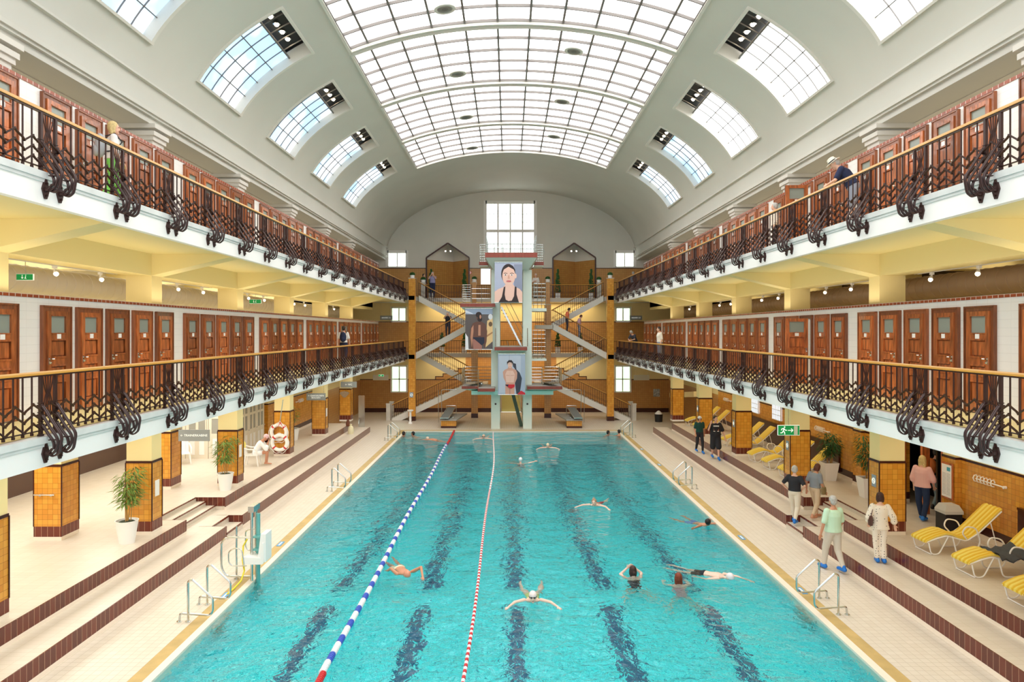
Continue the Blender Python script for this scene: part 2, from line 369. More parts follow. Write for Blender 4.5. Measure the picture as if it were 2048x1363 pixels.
# ---------------------------------------------------------------- vault
A, B, Z0 = 9.1, 4.75, 11.45
def vz(x): return Z0 + B * math.sqrt(max(0, 1 - (x / A) ** 2))
def vp(t, y, off=0):
    """point on the vault, t = angle from the crown, off = outward"""
    x = A * math.sin(t); z = Z0 + B * math.cos(t); n = Vector((x / A ** 2, 0, (z - Z0) / B ** 2)).normalized()
    return Vector((x, y, z)) + n * off
tx = lambda x: math.asin(x / A)
TS, TU, TL = tx(5.42), tx(6.45), tx(8.7)
def span(a, b, n): return [a + (b - a) * i / n for i in range(n + 1)]
tpos = span(0, TS, 12) + span(TS, TU, 3)[1:] + span(TU, TL, 9)[1:] + span(TL, PI / 2, 5)[1:]
tall = [-t for t in reversed(tpos[1:])] + tpos
bays = [(PY[k] + .44, PY[k + 1] + .10) for k in range(0, 6)]
wins = [(PY[k] + 1.62, PY[k] + 4.62) for k in range(0, 6)]
ys = sorted(set([YN, YB] + [v for b in bays for v in b] + [v for b in wins for v in b]))
m = MB(); e = 1e-6
for i in range(len(tall) - 1):
    tm = abs(tall[i] + tall[i + 1]) / 2
    for j in range(len(ys) - 1):
        ym = (ys[j] + ys[j + 1]) / 2
        if tm < TS and any(a < ym < b for a, b in bays): continue
        if TU < tm < TL and any(a < ym < b for a, b in wins): continue
        m.add([vp(tall[i], ys[j]), vp(tall[i + 1], ys[j]), vp(tall[i + 1], ys[j + 1]), vp(tall[i], ys[j + 1])], [(0, 1, 2, 3)])
def arc(mb, t0, t1, n, y0, y1, o0, o1):
    """solid curved band following the vault"""
    T = span(t0, t1, n); k = len(T)
    vs = [vp(t, y, o) for t in T for y, o in ((y0, o0), (y1, o0), (y1, o1), (y0, o1))]
    fs = [(i * 4 + a, i * 4 + (a + 1) % 4, i * 4 + 4 + (a + 1) % 4, i * 4 + 4 + a) for i in range(k - 1) for a in range(4)] + [(0, 1, 2, 3), (4 * k - 1, 4 * k - 2, 4 * k - 3, 4 * k - 4)]
    mb.add(vs, fs)
bm_ = MB(); bm_.v, bm_.f, bm_.m = m.v, m.f, m.m
o = bm_.build('ceiling', M_vault, kind='structure', label='barrel vault ceiling with skylight and side window openings', category='ceiling')
me = o.data; b = bmesh.new(); b.from_mesh(me); bmesh.ops.remove_doubles(b, verts=b.verts, dist=1e-4); bmesh.ops.recalc_face_normals(b, faces=b.faces); b.to_mesh(me); b.free()
me.polygons.foreach_set('use_smooth', [True] * len(me.polygons))
# outer cover so that no daylight leaks between the openings
m = MB()
for s in (-1, 1):
    for y0, y1 in bays:                                   # reveals of the big skylight
        arc(m, s * TS, s * (TS + .012), 1, y0, y1, -.05, .35)
    for y0, y1 in wins:                                   # deep reveals of the side windows
        for yy in (y0, y1): arc(m, s * TU, s * TL, 10, yy - .06, yy + .0 if yy == y0 else yy + .06, -.06, .34)
        for tt in (TU, TL): arc(m, s * tt, s * (tt + (-.012 if tt == TU else .012)), 1, y0 - .06, y1 + .06, -.08, .34)
for y0, y1 in bays:
    for yy in (y0 - .06, y1): arc(m, -TS, TS, 24, yy, yy + .06, -.07, .35)
struct('trim_8', m, M_plaster, 'white plaster reveals and frames of the vault openings')
m = MB()
for s in (-1, 1):
    m.box(s * 9.12, s * 9.9, YN, YB, 11.12, 11.44); m.box(s * 8.99, s * 9.2, YN, YB, 11.33, 11.42); m.box(s * 9.04, s * 9.2, YN, YB, 11.27, 11.33)
    m.box(s * 8.94, s * 9.2, YN, YB, 12.0, 12.05)
struct('trim_9', m, M_vault, 'plaster entablature and cornice mouldings under the vault')
xm = [-5.42, -4.84, -3.80, -2.72, -1.63, -.54, .54, 1.63, 2.72, 3.80, 4.84, 5.42]
for k, (y0, y1) in enumerate(bays):
    m = MB(); T = span(-TS, TS, 40)
    for i in range(40): m.add([vp(T[i], y0, .12), vp(T[i + 1], y0, .12), vp(T[i + 1], y1, .12), vp(T[i], y1, .12)], [(0, 1, 2, 3)])
    w = m.build('window_%d' % (k + 1), M_sky, kind='structure', label=f'frosted glass skylight bay, {ORD[k]} from the camera', category='window')
    m = MB()
    for x in xm:
        t = tx(x); a = .035 / A; m.add([vp(t - a, y0, .12), vp(t + a, y0, .12), vp(t + a, y1, .12), vp(t - a, y1, .12), vp(t - a, y0, .02), vp(t + a, y0, .02), vp(t + a, y1, .02), vp(t - a, y1, .02)], [(0, 1, 2, 3), (4, 7, 6, 5), (0, 4, 5, 1), (1, 5, 6, 2), (2, 6, 7, 3), (3, 7, 4, 0)])
    for j in range(6):
        yy = y0 + (y1 - y0) * j / 5; arc(m, -TS, TS, 36, yy - .022, yy + .022, .03, .125)
    m.build('window_frame', M_mull, w)
n_w = len(bays)
for s in (-1, 1):
    for k, (y0, y1) in enumerate(wins):
        n_w += 1; t1 = TU + (TL - TU) * .2
        m = MB(); T = span(t1, TL, 10)
        for i in range(10): m.add([vp(s * T[i], y0, .2), vp(s * T[i + 1], y0, .2), vp(s * T[i + 1], y1, .2), vp(s * T[i], y1, .2)], [(0, 1, 2, 3)])
        w = m.build('window_%d' % n_w, M_winR if (s > 0 and k < 4) else M_winL, kind='structure', label=f'curved vault window on the {SIDE[s]}, {ORD[k]} from the camera', category='window')
        m = MB()
        for t in span(t1, TL, 4): arc(m, s * (t - .0022), s * (t + .0022), 1, y0, y1, .14, .2)
        for j in range(1, 5): yy = y0 + (y1 - y0) * j / 5; arc(m, s * t1, s * TL, 10, yy - .008, yy + .008, .17, .2)
        m.build('window_frame', M_mull, w)
        m = MB(); arc(m, s * TU, s * t1, 2, y0, y1, .40, .45); m.build('lamp_recess', M_blk, w)
        m = MB()
        for j in range(1, 5): yy = y0 + (y1 - y0) * j / 5; arc(m, s * TU, s * t1, 2, yy - .012, yy + .012, .16, .19)
        arc(m, s * (t1 - .004), s * (t1 + .004), 1, y0, y1, .12, .22); m.build('recess_bar', M_mull, w)
        for j in range(4):
            c = vp(s * (TU + (t1 - TU) * .55), y0 + (y1 - y0) * (.22 + .17 * j), .3)
            mb = MB(); mb.ball(c, .07, n=10, k=6); mb.build('spot_bulb', mat('bulb_warm', (1, .85, .6), emit=14), w, smooth=True)
            mb = MB(); mb.tube([c + Vector((0, 0, .16)), c + Vector((0, 0, .0))], [.05, .11], 12); mb.build('spot_reflector', M_chrome, w, smooth=True)
# roof above, closes the hall
m = MB(); T = span(-PI / 2, PI / 2, 24)
for i in range(24): m.add([vp(T[i], YN, .6), vp(T[i + 1], YN, .6), vp(T[i + 1], YB, .6), vp(T[i], YB, .6)], [(0, 1, 2, 3)])
struct('ceiling_roof', m, M_mull, 'outer roof shell over the vault')
# skylight vents
m = MB(); vp0 = thing('ceiling_vent', 'round grey ceiling vent', 'vent', (0, 0, 0))
m.lathe([(.34, 0), (.34, .03), (.27, .05), (.27, .02)], n=28); m.build('outer_ring', M_plaster, vp0, smooth=True)
m = MB(); m.lathe([(.24, 0), (.24, .03), (.17, .05), (.17, .02)], n=28); m.build('inner_ring', M_plaster, vp0, smooth=True)
m = MB(); m.lathe([(.26, .045), (.26, .05)], n=24); m.lathe([(.1, 0), (.12, .04)], n=16); m.build('core', M_mull, vp0, smooth=True)
tr = tree_of(vp0); first = True
for k in range(1, 6):
    for sx, dy in ((-2.18, 4.4), (2.18, 2.15)):
        y = PY[k] + dy; c = Vector((sx, y, vz(sx) - .02)); lb = f'round grey ceiling vent on the {"left" if sx < 0 else "right"} half of the skylight, {ORD[k - 1]} from the camera'
        if first: o = vp0; first = False
        else: o = dup(vp0, c, 0, tree=tr)
        o.location = c; o['label'] = lb; o['group'] = 'round vents in the skylight'; o.rotation_euler = (0, math.atan2(B * sx, A * A * math.sqrt(1 - (sx / A) ** 2)) , 0)

# ---------------------------------------------------------------- end wall and stair hall
NB = 51.0
m = MB(); poly = []
# upper white part, cut round the windows and niches by stacking rectangles
def hole_wall(mb, x0, x1, z0, z1, holes, y0, y1):
    xs = sorted(set([x0, x1] + [h[0] for h in holes] + [h[1] for h in holes])); zs = sorted(set([z0, z1] + [h[2] for h in holes] + [h[3] for h in holes]))
    xs = [x for x in xs if x0 <= x <= x1]; zs = [z for z in zs if z0 <= z <= z1]
    for i in range(len(xs) - 1):
        for j in range(len(zs) - 1):
            cx, cz = (xs[i] + xs[i + 1]) / 2, (zs[j] + zs[j + 1]) / 2
            if any(h[0] < cx < h[1] and h[2] < cz < h[3] for h in holes): continue
            mb.box(xs[i], xs[i + 1], y0, y1, zs[j], zs[j + 1])
NX0, NX1, NZ, NA = 3.05, 6.15, 11.3, 12.35
H1 = [(-1.85, 1.75, 10.6, 15.3), (-9.0, -7.6, 10.6, 11.7), (7.6, 9.0, 10.6, 11.7), (-NX1, -NX0, 8, NZ), (NX0, NX1, 8, NZ)]
hole_wall(m, -13.6, 13.6, 10.55, 11.3, H1, NB, NB + .3)
hole_wall(m, -13.6, -NX1, 11.3, 17, H1, NB, NB + .3); hole_wall(m, NX1, 13.6, 11.3, 17, H1, NB, NB + .3)
hole_wall(m, -NX0, NX0, 11.3, 17, H1, NB, NB + .3)
for s in (-1, 1):
    xc = s * (NX0 + NX1) / 2
    m.prism([(s * NX0, NZ), (xc, NA), (s * NX1, NZ), (s * NX1, 17), (s * NX0, 17)], NB, NB + .3)
struct('wall_end', m, M_plaster, 'white end wall with the tall window and two pointed niches')
m = MB()
Hy = [(-NX1, -NX0, 8.2, 11), (NX0, NX1, 8.2, 11), (-8.7, -7.65, 6.62, 7.65), (7.65, 8.7, 6.62, 7.65), (-8.7, -7.6, 1.5, 3.4), (7.6, 8.75, 1.5, 3.4), (-2.2, -1.5, 9.3, 10.5), (-.75, .75, 0, 2.9)]
hole_wall(m, -13.6, 13.6, .35, 2.4, Hy, NB, NB + .3); hole_wall(m, -13.6, 13.6, 4.3, 6.6, Hy, NB, NB + .3); hole_wall(m, -13.6, 13.6, 8.1, 10.5, Hy, NB, NB + .3)
struct('wall_end_tiled', m, M_yt2, 'ochre tiled lower zones of the end wall')
m = MB(); hole_wall(m, -3.3, 3.3, 2.4, 4.3, Hy, NB - .01, NB + .3)
for s in (-1, 1):
    for i in range(4): m.box(s * (5.5 - .55 * i), s * (5.5 - .55 * (i + 1)), NB - .01, NB, 2.42, 2.62 + .2 * i)
struct('wall_end_centre', m, M_yt2, 'ochre tiled middle of the end wall and stepped tile dados beside it')
m = MB()
for s in (-1, 1):
    for i in range(4): m.box(s * (5.5 - .55 * i), s * (5.5 - .55 * (i + 1)), NB - .02, NB, 2.62 + .2 * i, 2.67 + .2 * i); m.box(s * (5.5 - .55 * i) - .025, s * (5.5 - .55 * i) + .025, NB - .02, NB, 2.42 + .2 * i, 2.67 + .2 * i)
struct('trim_12', m, M_band, 'stepped dark tile edge on the end wall under the stairs')
m = MB(); hole_wall(m, -13.6, -3.3, 2.45, 4.3, Hy, NB, NB + .3); hole_wall(m, 3.3, 13.6, 2.45, 4.3, Hy, NB, NB + .3); hole_wall(m, -13.6, 13.6, 6.65, 8.1, Hy, NB, NB + .3)
struct('wall_end_cream', m, M_cream, 'cream painted upper zones of the end wall')
m = MB(); hole_wall(m, -13.6, 13.6, .05, .35, Hy, NB - .02, NB + .3)
for z in (2.4, 6.6, 10.5): hole_wall(m, -13.6, 13.6, z, z + .05, Hy, NB - .02, NB + .3)
struct('baseboard_end', m, M_band, 'dark brown tile bands on the end wall')
# niches
for s in (-1, 1):
    xa, xb = s * NX0, s * NX1; xc = (xa + xb) / 2; xk = xc + .25
    m = MB(); m.add([(xa, NB, 8.27), (xk, NB + 1.6, 8.27), (xb, NB, 8.27), (xa, NB, 11.15), (xk, NB + 1.6, 11.15), (xb, NB, 11.15)], [(0, 1, 4, 3), (1, 2, 5, 4)])
    struct('wall_niche', m, M_yt2, f'ochre tiled niche walls on the {SIDE[s]}')
    m = MB(); m.add([(xa, NB, 11.15), (xk, NB + 1.6, 11.15), (xb, NB, 11.15), (xa, NB, 12.6), (xk, NB + 1.6, 12.6), (xb, NB, 12.6)], [(0, 1, 4, 3), (1, 2, 5, 4), (3, 4, 5)])
    struct('wall_niche_top', m, M_plaster, f'plain upper part of the {SIDE[s]} niche')
    m = MB(); pp = [(xa, 8.27), (xa, NZ), (xc, NA), (xb, NZ), (xb, 8.27)]
    for i in range(4): m.obox((pp[i][0], NB - .03, pp[i][1]), (pp[i + 1][0], NB - .03, pp[i + 1][1]), .10, .10, (0, 1, 0))
    struct('trim_10', m, M_band, f'dark tile frame round the {SIDE[s]} pointed niche')
    m = MB(); m.box(min(xa, xb), max(xa, xb), NB, NB + 1.7, 8.2, 8.27); struct('floor_niche', m, M_step, f'floor of the {SIDE[s]} niche')
    t = thing('spotlight', f'small twin spotlight under the peak of the {SIDE[s]} niche', 'lamp', (xc, NB + .3, 11.9))
    for q in (-.12, .12):
        m = MB(); m.tube([(q, 0, 0), (q * 1.5, -.12, -.1)], [.03, .06], 10); m.build('spot_head', M_white, t, smooth=True)
        m = MB(); m.ball((q * 1.6, -.14, -.12), .04, n=8, k=6); m.build('spot_bulb', mat('bulb_warm', (1, .85, .6)), t, smooth=True)
# end windows
def endwin(x0, x1, z0, z1, nx, nz, m_glass, label, fr=.09, bar=.04, thick=None):
    global n_w
    n_w += 1
    m = MB(); m.box(x0, x1, NB + .16, NB + .18, z0, z1); w = m.build('window_%d' % n_w, m_glass, kind='structure', label=label, category='window')
    m = MB(); m.box(x0 - fr, x0 + fr * .6, NB - .05, NB + .2, z0, z1 + fr); m.box(x1 - fr * .6, x1 + fr, NB - .05, NB + .2, z0, z1 + fr); m.box(x0, x1, NB - .05, NB + .2, z1 - fr * .6, z1 + fr); m.box(x0, x1, NB - .05, NB + .2, z0 - .03, z0 + .06)
    for i in range(1, nx): x = x0 + (x1 - x0) * i / nx; m.box(x - bar, x + bar, NB + .06, NB + .17, z0, z1)
    for i in range(1, nz): z = z0 + (z1 - z0) * i / nz; m.box(x0, x1, NB + .06, NB + .17, z - bar, z + bar)
    m.build('window_frame', M_white, w)
    return w
w = endwin(-1.85, 1.75, 10.6, 15.3, 4, 1, M_winE, 'tall white window in the middle of the end wall', .14, .05)
m = MB(); m.box(-1.85, 1.75, NB + .04, NB + .17, 13.15, 13.35); m.build('transom', M_white, w); m = MB()
for i in range(4):
    xx = -1.85 + .9 * i
    for q in (.3, .6): m.box(xx + q - .008, xx + q + .008, NB + .13, NB + .16, 10.6, 15.3)
for z in (11.2, 11.8, 12.4, 13.9, 14.5): m.box(-1.85, 1.75, NB + .13, NB + .16, z - .008, z + .008)
m.build('glazing_bar', M_mull, w)
for s in (-1, 1):
    sd = SIDE[s]
    endwin(min(s * 7.6, s * 9), max(s * 7.6, s * 9), 10.6, 11.7, 2, 1, M_winE, f'small white window at the {sd} top of the end wall', .12)
    endwin(min(s * 7.65, s * 8.7), max(s * 7.65, s * 8.7), 6.66, 7.65, 2, 1, M_winG, f'small greenish window on the {sd} middle level', .07)
    endwin(min(s * 7.6, s * 8.7), max(s * 7.6, s * 8.7), 1.5, 3.4, 2, 2, M_winG, f'four-pane window on the {sd} ground level of the end wall', .07)
n_w += 1
m = MB(); m.box(-.75, .75, NB + .2, NB + .25, .05, 2.9); d = m.build('door_1', mat('pale_olive', srgb(205, 195, 120), .5), kind='structure', label='pale olive door behind the diving tower stairs', category='door')
m = MB(); m.box(-.75, .75, NB + .12, NB + .2, 1.9, 2.05); m.box(-.75, -.68, NB + .1, NB + .2, 0.05, 2.9); m.box(.68, .75, NB + .1, NB + .2, .05, 2.9); m.build('door_frame', M_stone, d)
# corridors of the stair hall
for lv, z in ((1, 4.40), (2, 8.27)):
    m = MB(); m.box(-13.5, 13.5, 49.0, NB, z - .28, z)
    for s in (-1, 1): m.box(s * 6.35, s * 13.5, YE - .25, 49.0, z - .28, z)
    struct('floor_landing', m, M_stone, f'stone corridor floor on the {"middle" if lv == 1 else "top"} level of the stair hall')
# ================================================================ GALLERY RAILINGS
HR = .93
V2 = Vector
POSTS = [8.59 + 1.853 * k for k in range(21)]
def rail_meshes(s):
    """unit meshes of one gallery side; local origin on the slab edge under a post pair, x points outwards = -s"""
    o = -s; q = {}
    m = MB(); m.box(-.009, .009, -.009, .009, .05, HR - .05); m.box(-.016, .016, -.016, .016, .03, .07); q['baluster'] = m
    m = MB()
    n = 61
    pts = []
    for i in range(n):
        y = 1.853 * i / (n - 1); ph = y / .3706 * 2 * PI; w = .55 * math.asin(math.sin(ph) * .96) / 1.29 + .45 * math.sin(ph)
        pts.append((o * .03 + o * .022 * math.sin(ph * 2), y, w * .07))
    for i in range(n - 1): m.obox(pts[i], (pts[i + 1][0], pts[i + 1][1] + .002, pts[i + 1][2]), .036, .011, (1, 0, 0)) if 0 else m.add(
        [(pts[i][0] - .018, pts[i][1], pts[i][2] - .006), (pts[i][0] + .018, pts[i][1], pts[i][2] - .006), (pts[i][0] + .018, pts[i][1], pts[i][2] + .008), (pts[i][0] - .018, pts[i][1], pts[i][2] + .008),
         (pts[i + 1][0] - .018, pts[i + 1][1], pts[i + 1][2] - .006), (pts[i + 1][0] + .018, pts[i + 1][1], pts[i + 1][2] - .006), (pts[i + 1][0] + .018, pts[i + 1][1], pts[i + 1][2] + .008), (pts[i + 1][0] - .018, pts[i + 1][1], pts[i + 1][2] + .008)],
        [(0, 1, 5, 4), (1, 2, 6, 5), (2, 3, 7, 6), (3, 0, 4, 7)])
    q['wave_bar'] = m
    m = MB(); m.box(-.02, .02, -.025, .025, 0, HR - .03); m.box(-.03, .03, -.035, .035, 0, .03)
    for z in (.17, .31, .45):
        m.box(-.034, .034, -.04, .04, z - .02, z + .012); m.box(-.028, .028, -.034, .034, z + .03, z + .045)
    m.lathe([(.03, .46), (.012, .49), (.0, .53)], n=8); q['post'] = m
    m = MB()
    for j in range(5):
        yy = -.10 + .05 * j; f = (yy / .1)
        m.tube([(0, f * .115, .25), (0, f * .10, .45), (0, f * .045, .62), (0, f * .10, .78), (0, f * .125, HR - .04)], .009, 5)
    q['lattice_panel'] = m
    m = MB(); ax, az = .12, -.25
    for zc, r, zb, bz in ((.45, .31, .02, -.29), (.31, .255, -.03, -.275), (.17, .20, -.08, -.26)):
        k = [(.02, zc), (.05, zc - .035), (r * .55, zc + (zb - zc) * .53), (r - .02, zb + .02), (r, zb - .05), (r - .005, zb - .10), (r - .03, bz + .075), (r - .07, bz + .025), (r - .115, bz), (ax + .03, bz + .012), (ax, az)]
        K = [V2(p) for p in k]; S_ = [K[0]]
        for i in range(1, len(K) - 2):
            for u in (0, .34, .67):
                p0, p1, p2, p3 = K[i - 1], K[i], K[i + 1], K[i + 2]; S_.append(.5 * ((2 * p1) + (p2 - p0) * u + (2 * p0 - 5 * p1 + 4 * p2 - p3) * u * u + (3 * p1 - p0 - 3 * p2 + p3) * u ** 3))
        S_ += K[-2:]
        for dy in (-.018, .018): m.tube([(o * p[0], dy, p[1]) for p in S_], .0125, 6)
    m.box(o * .13, o * .25, -.03, .03, -.06, -.045)
    q['scroll_rods'] = m
    m = MB(); m.prism([(-.08, az), (-.022, az + .15), (.022, az + .15), (.08, az), (.022, az - .14), (-.022, az - .14)], o * .06, o * .085, 'x')
    m.tube([(o * .08, 0, az), (o * .15, 0, az)], [.042, .028], 8); m.ball((o * .10, 0, az + .09), .018, n=6, k=4); m.ball((o * .10, 0, az - .09), .018, n=6, k=4)
    q['wall_plate'] = m
    out = {}
    for k, mb in q.items():
        ob = mb.build(k, M_iron, smooth=k in ('scroll_rods',)); out[k] = ob.data; bpy.data.objects.remove(ob)
    return out
for s in (-1, 1):
    rm = rail_meshes(s)
    for lv in (1, 2):
        zf = FL[lv]; nm = 'middle' if lv == 1 else 'top'; x = s * R
        g = thing('gallery_railing', f'wrought iron railing with scroll brackets along the {SIDE[s]} {nm} gallery', 'railing', (x, 0, zf), 0, 'gallery railings')
        m = MB(); m.prism([(-.035, HR - .03), (-.035, HR), (-.02, HR + .02), (.02, HR + .02), (.035, HR), (.035, HR - .03)], YN + 1, YE); m.build('handrail', M_rail, g, smooth=True)
        m = MB(); m.box(-.022, .022, YN + 1, YE, HR - .055, HR - .03); m.build('rail_bar', M_iron, g)
        m = MB(); m.box(-.014, .014, YN + 1, YE, .075, .09); m.build('bottom_rail', M_iron, g)
        rest = MB(); n = 0
        for k, y in enumerate(POSTS):
            for z in (.15, .29, .43): link('wave_bar', rm['wave_bar'], g, (0, y - .926 + (.0926), z - .0))
            for dy in (-.165, .165):
                link('post', rm['post'], g, (0, y + dy, 0))
                b_ = link('scroll_bracket', rm['scroll_rods'], g, (0, y + dy, 0)); link('wall_plate', rm['wall_plate'], b_)
            link('lattice_panel', rm['lattice_panel'], g, (0, y, 0))
            for j in range(7):
                yy = y + .165 + (j + 1) * (1.853 - .33) / 8 - 1.853
                if n < 100: link('baluster', rm['baluster'], g, (0, yy, 0)); n += 1
                else: rest.box(-.009, .009, yy - .009, yy + .009, .05, HR - .05)
        rest.build('baluster', M_iron, g, kind='stuff')

# ================================================================ CABIN DOORS
DW, DH = .82, 2.0
def door_meshes(s):
    """x towards the pool = -s ; local origin at the foot on the wall face, door spans y 0..DW"""
    o = -s; q = {}
    m = MB(); f = .09
    m.box(0, o * .05, 0, f, 0, DH); m.box(0, o * .05, DW - f, DW, 0, DH); m.box(0, o * .05, f, DW - f, DH - f, DH)
    m.box(0, o * .065, -.012, .018, 0, DH + .01); m.box(0, o * .065, DW - .018, DW + .012, 0, DH + .01); m.box(0, o * .065, -.012, DW + .012, DH - .018, DH + .012)
    q['door_frame'] = (m, M_wood2)
    m = MB(); a, b = f, DW - f; t = .075; st = .11
    m.box(0, o * .03, a, b, .03, DH - f)
    m.box(0, o * t, a, a + st, .03, DH - f); m.box(0, o * t, b - st, b, .03, DH - f)
    for z0, z1 in ((.03, .2), (.62, .70), (.92, 1.04), (1.40, 1.50), (1.83, DH - f)): m.box(0, o * t, a + st, b - st, z0, z1)
    for z0, z1 in ((.22, .60), (.72, .90), (1.06, 1.38)):
        m.box(0, o * (t - .02), a + st + .03, b - st - .03, z0 + .03, z1 - .03)
        for u0, u1, w0, w1 in ((a + st, b - st, z0 - .02, z0 + .012), (a + st, b - st, z1 - .012, z1 + .02)): m.box(0, o * (t + .012), u0, u1, w0, w1)
    m.box(0, o * (t + .012), a + st, b - st, 1.49, 1.51); m.box(0, o * (t + .012), a + st, b - st, 1.82, 1.84)
    q['door_leaf'] = (m, M_wood)
    m = MB(); m.box(o * .03, o * .045, a + st, b - st, 1.5, 1.83); q['glass_pane'] = (m, M_glassd)
    m = MB(); m.box(o * t, o * (t + .008), (a + b) / 2 - .055, (a + b) / 2 + .055, 1.395, 1.50); q['number_plate'] = (m, M_white)
    m = MB(); yy = a + .05
    m.box(o * t, o * (t + .008), yy - .02, yy + .02, .93, 1.06); m.tube([(o * t, yy, 1.03), (o * (t + .05), yy, 1.03), (o * (t + .05), yy + .07, 1.03)], .011, 6); m.ball((o * (t + .02), yy, .96), .022, n=8, k=6)
    q['handle'] = (m, M_chrome)
    out = {}
    for k, (mb, mt) in q.items():
        ob = mb.build(k, mt); out[k] = ob.data; bpy.data.objects.remove(ob)
    return out
def cabin_door(dm, x, y, z, label, group, opened=False, s=1):
    t = thing('cabin_door', label, 'door', (x, y, z), 0, group); t['kind'] = 'thing'
    link('door_frame', dm['door_frame'], t)
    l = link('door_leaf', dm['door_leaf'], t)
    if opened: l.location = (-s * .05, .09 if 0 else .10, 0); l.rotation_euler = (0, 0, s * PI / 2 * .97)
    for k in ('glass_pane', 'number_plate', 'handle'): link(k, dm[k], l)
    return t
for s in (-1, 1):
    dm = door_meshes(s)
    for lv in (1, 2):
        nm = 'middle' if lv == 1 else 'top'
        for gk in range(-1, 6):
            for i in range(5):
                y = 12.66 + BAY * gk + 1.025 * i
                if y < 8.8 or y > 44.8: continue
                op = s > 0 and gk == 1 and i == 2
                w = f'brown cabin door, {ORD[i]} of five in the {ORD[gk + 1]} bay, {SIDE[s]} {nm} gallery'
                if op: w = f'cabin door standing open into the walkway of the {SIDE[s]} {nm} gallery'
                cabin_door(dm, s * WX, y, FL[lv], w, f'cabin doors on the {SIDE[s]} {nm} gallery', op, s)

# ================================================================ SERVICES BEHIND THE MIDDLE CABINS
def duct(s):
    m = MB(); x = s * 10.9; z = 7.08; r = .31
    y = 6.0
    ys_ = []
    rs = []
    while y < 44:
        ys_ += [y, y + .30, y + .31, y + .33]; rs += [r, r, r + .012, r + .012]; y += .34
    m.tube([(x, v, z) for v in ys_], rs, 18)
    o = m.build('air_duct', mat('duct_white', srgb(222, 214, 206), .5) if s < 0 else mat('duct_grey', srgb(184, 158, 130), .5), smooth=True, label=f'large round {"white" if s < 0 else "brownish grey"} air duct behind the {SIDE[s]} middle cabins', category='duct')
    for k in range(6):
        y0, y1 = PY[k] + .7, PY[k + 1] - .2
        t = thing('track_light', f'ceiling spotlight track above the {SIDE[s]} middle cabins in the {ORD[k]} bay from the camera', 'lamp', (s * 9.95, (y0 + y1) / 2, 7.42), 0, 'spotlight tracks behind the middle cabins')
        h = (y1 - y0) / 2
        m = MB(); m.box(-.05, .05, -h, h, -.04, -.025); m.box(-.05, -.04, -h, h, -.07, -.02); m.box(.04, .05, -h, h, -.07, -.02)
        for j in range(3): m.box(-.008, .008, -h * .8 + h * .8 * j - .01, -h * .8 + h * .8 * j + .01, -.03, .48)
        m.build('track', M_plaster, t)
        for j in range(3):
            yy = -h * .72 + h * .72 * j
            m = MB(); m.box(-.03, .03, yy - .05, yy + .05, -.13, -.07); m.tube([(0, yy, -.13), (0, yy, -.2)], .012, 6); m.tube([(0, yy + .03, -.17), (-s * .07, yy - .06, -.25)], [.035, .055], 10)
            h_ = m.build('spot_head', M_white, t, smooth=True)
            m = MB(); m.ball((-s * .078, yy - .07, -.26), .042, n=8, k=6); m.build('spot_bulb', mat('bulb_track', (1, .86, .6), emit=9), h_, smooth=True)
for s in (-1, 1): duct(s)
# ================================================================ STAIR HALL
def iron_rail(g, pts, h=.9, step=.16, base=.0, name='balustrade'):
    """railing along a sloping line of 3-D points (foot line)"""
    hr = MB(); hr.tube([(p[0], p[1], p[2] + h) for p in pts], .028, 8); o = hr.build('handrail', M_rail, g, smooth=True)
    m = MB(); m.tube([(p[0], p[1], p[2] + .12) for p in pts], .012, 5); m.tube([(p[0], p[1], p[2] + h - .04) for p in pts], .014, 5)
    m.tube([(p[0], p[1], p[2] + .42) for p in pts], .009, 5); m.tube([(p[0], p[1], p[2] + .34) for p in pts], .009, 5)
    m.build('iron_bar', M_iron, g)
    for a, b in zip(pts, pts[1:]):
        a = Vector(a); b = Vector(b); n = max(1, int((b - a).length / step))
        for i in range(n + 1):
            p = a.lerp(b, i / n); q = MB(); q.box(-.01, .01, -.01, .01, 0, h); q = None
            o = link('baluster', BAL.data, g, (p.x, p.y, p.z)); o.scale = (1, 1, h)
q = MB(); q.box(-.011, .011, -.011, .011, 0, 1); BAL = q.build('baluster', M_iron); COL.objects.unlink(BAL)
YF0, YF1, YR0, YR1 = 46.35, 47.55, 47.75, 48.95
def flight(s, x0, z0, x1, z1, ya, yb, label, hr_h=.92, ramp=.42):
    t = thing('stair_flight', label, 'stairs', (x0, ya, z0)); t['kind'] = 'thing'
    n = max(3, int(round(abs(z1 - z0) / .165))); m = MB(); dx = (x1 - x0) / n; dz = (z1 - z0) / n
    for i in range(n):
        m.box(dx * i, dx * (i + 1), .1, yb - ya, dz * i - .06, dz * (i + 1))
    m.build('step_block', M_stone, t)
    m = MB(); L = (x1 - x0, z1 - z0); m.prism([(0, -.30), (0, .12), (L[0], L[1] + .12), (L[0], L[1] - .30)], 0, .12); m.prism([(0, -.30), (0, -.06), (L[0], L[1] - .06), (L[0], L[1] - .30)], .1, yb - ya)
    m.build('stringer', M_plaster, t)
    g = link('balustrade', None, t); iron_rail(g, [(0, .06, .10), (L[0], .06, L[1] + .10)], hr_h)
    return t
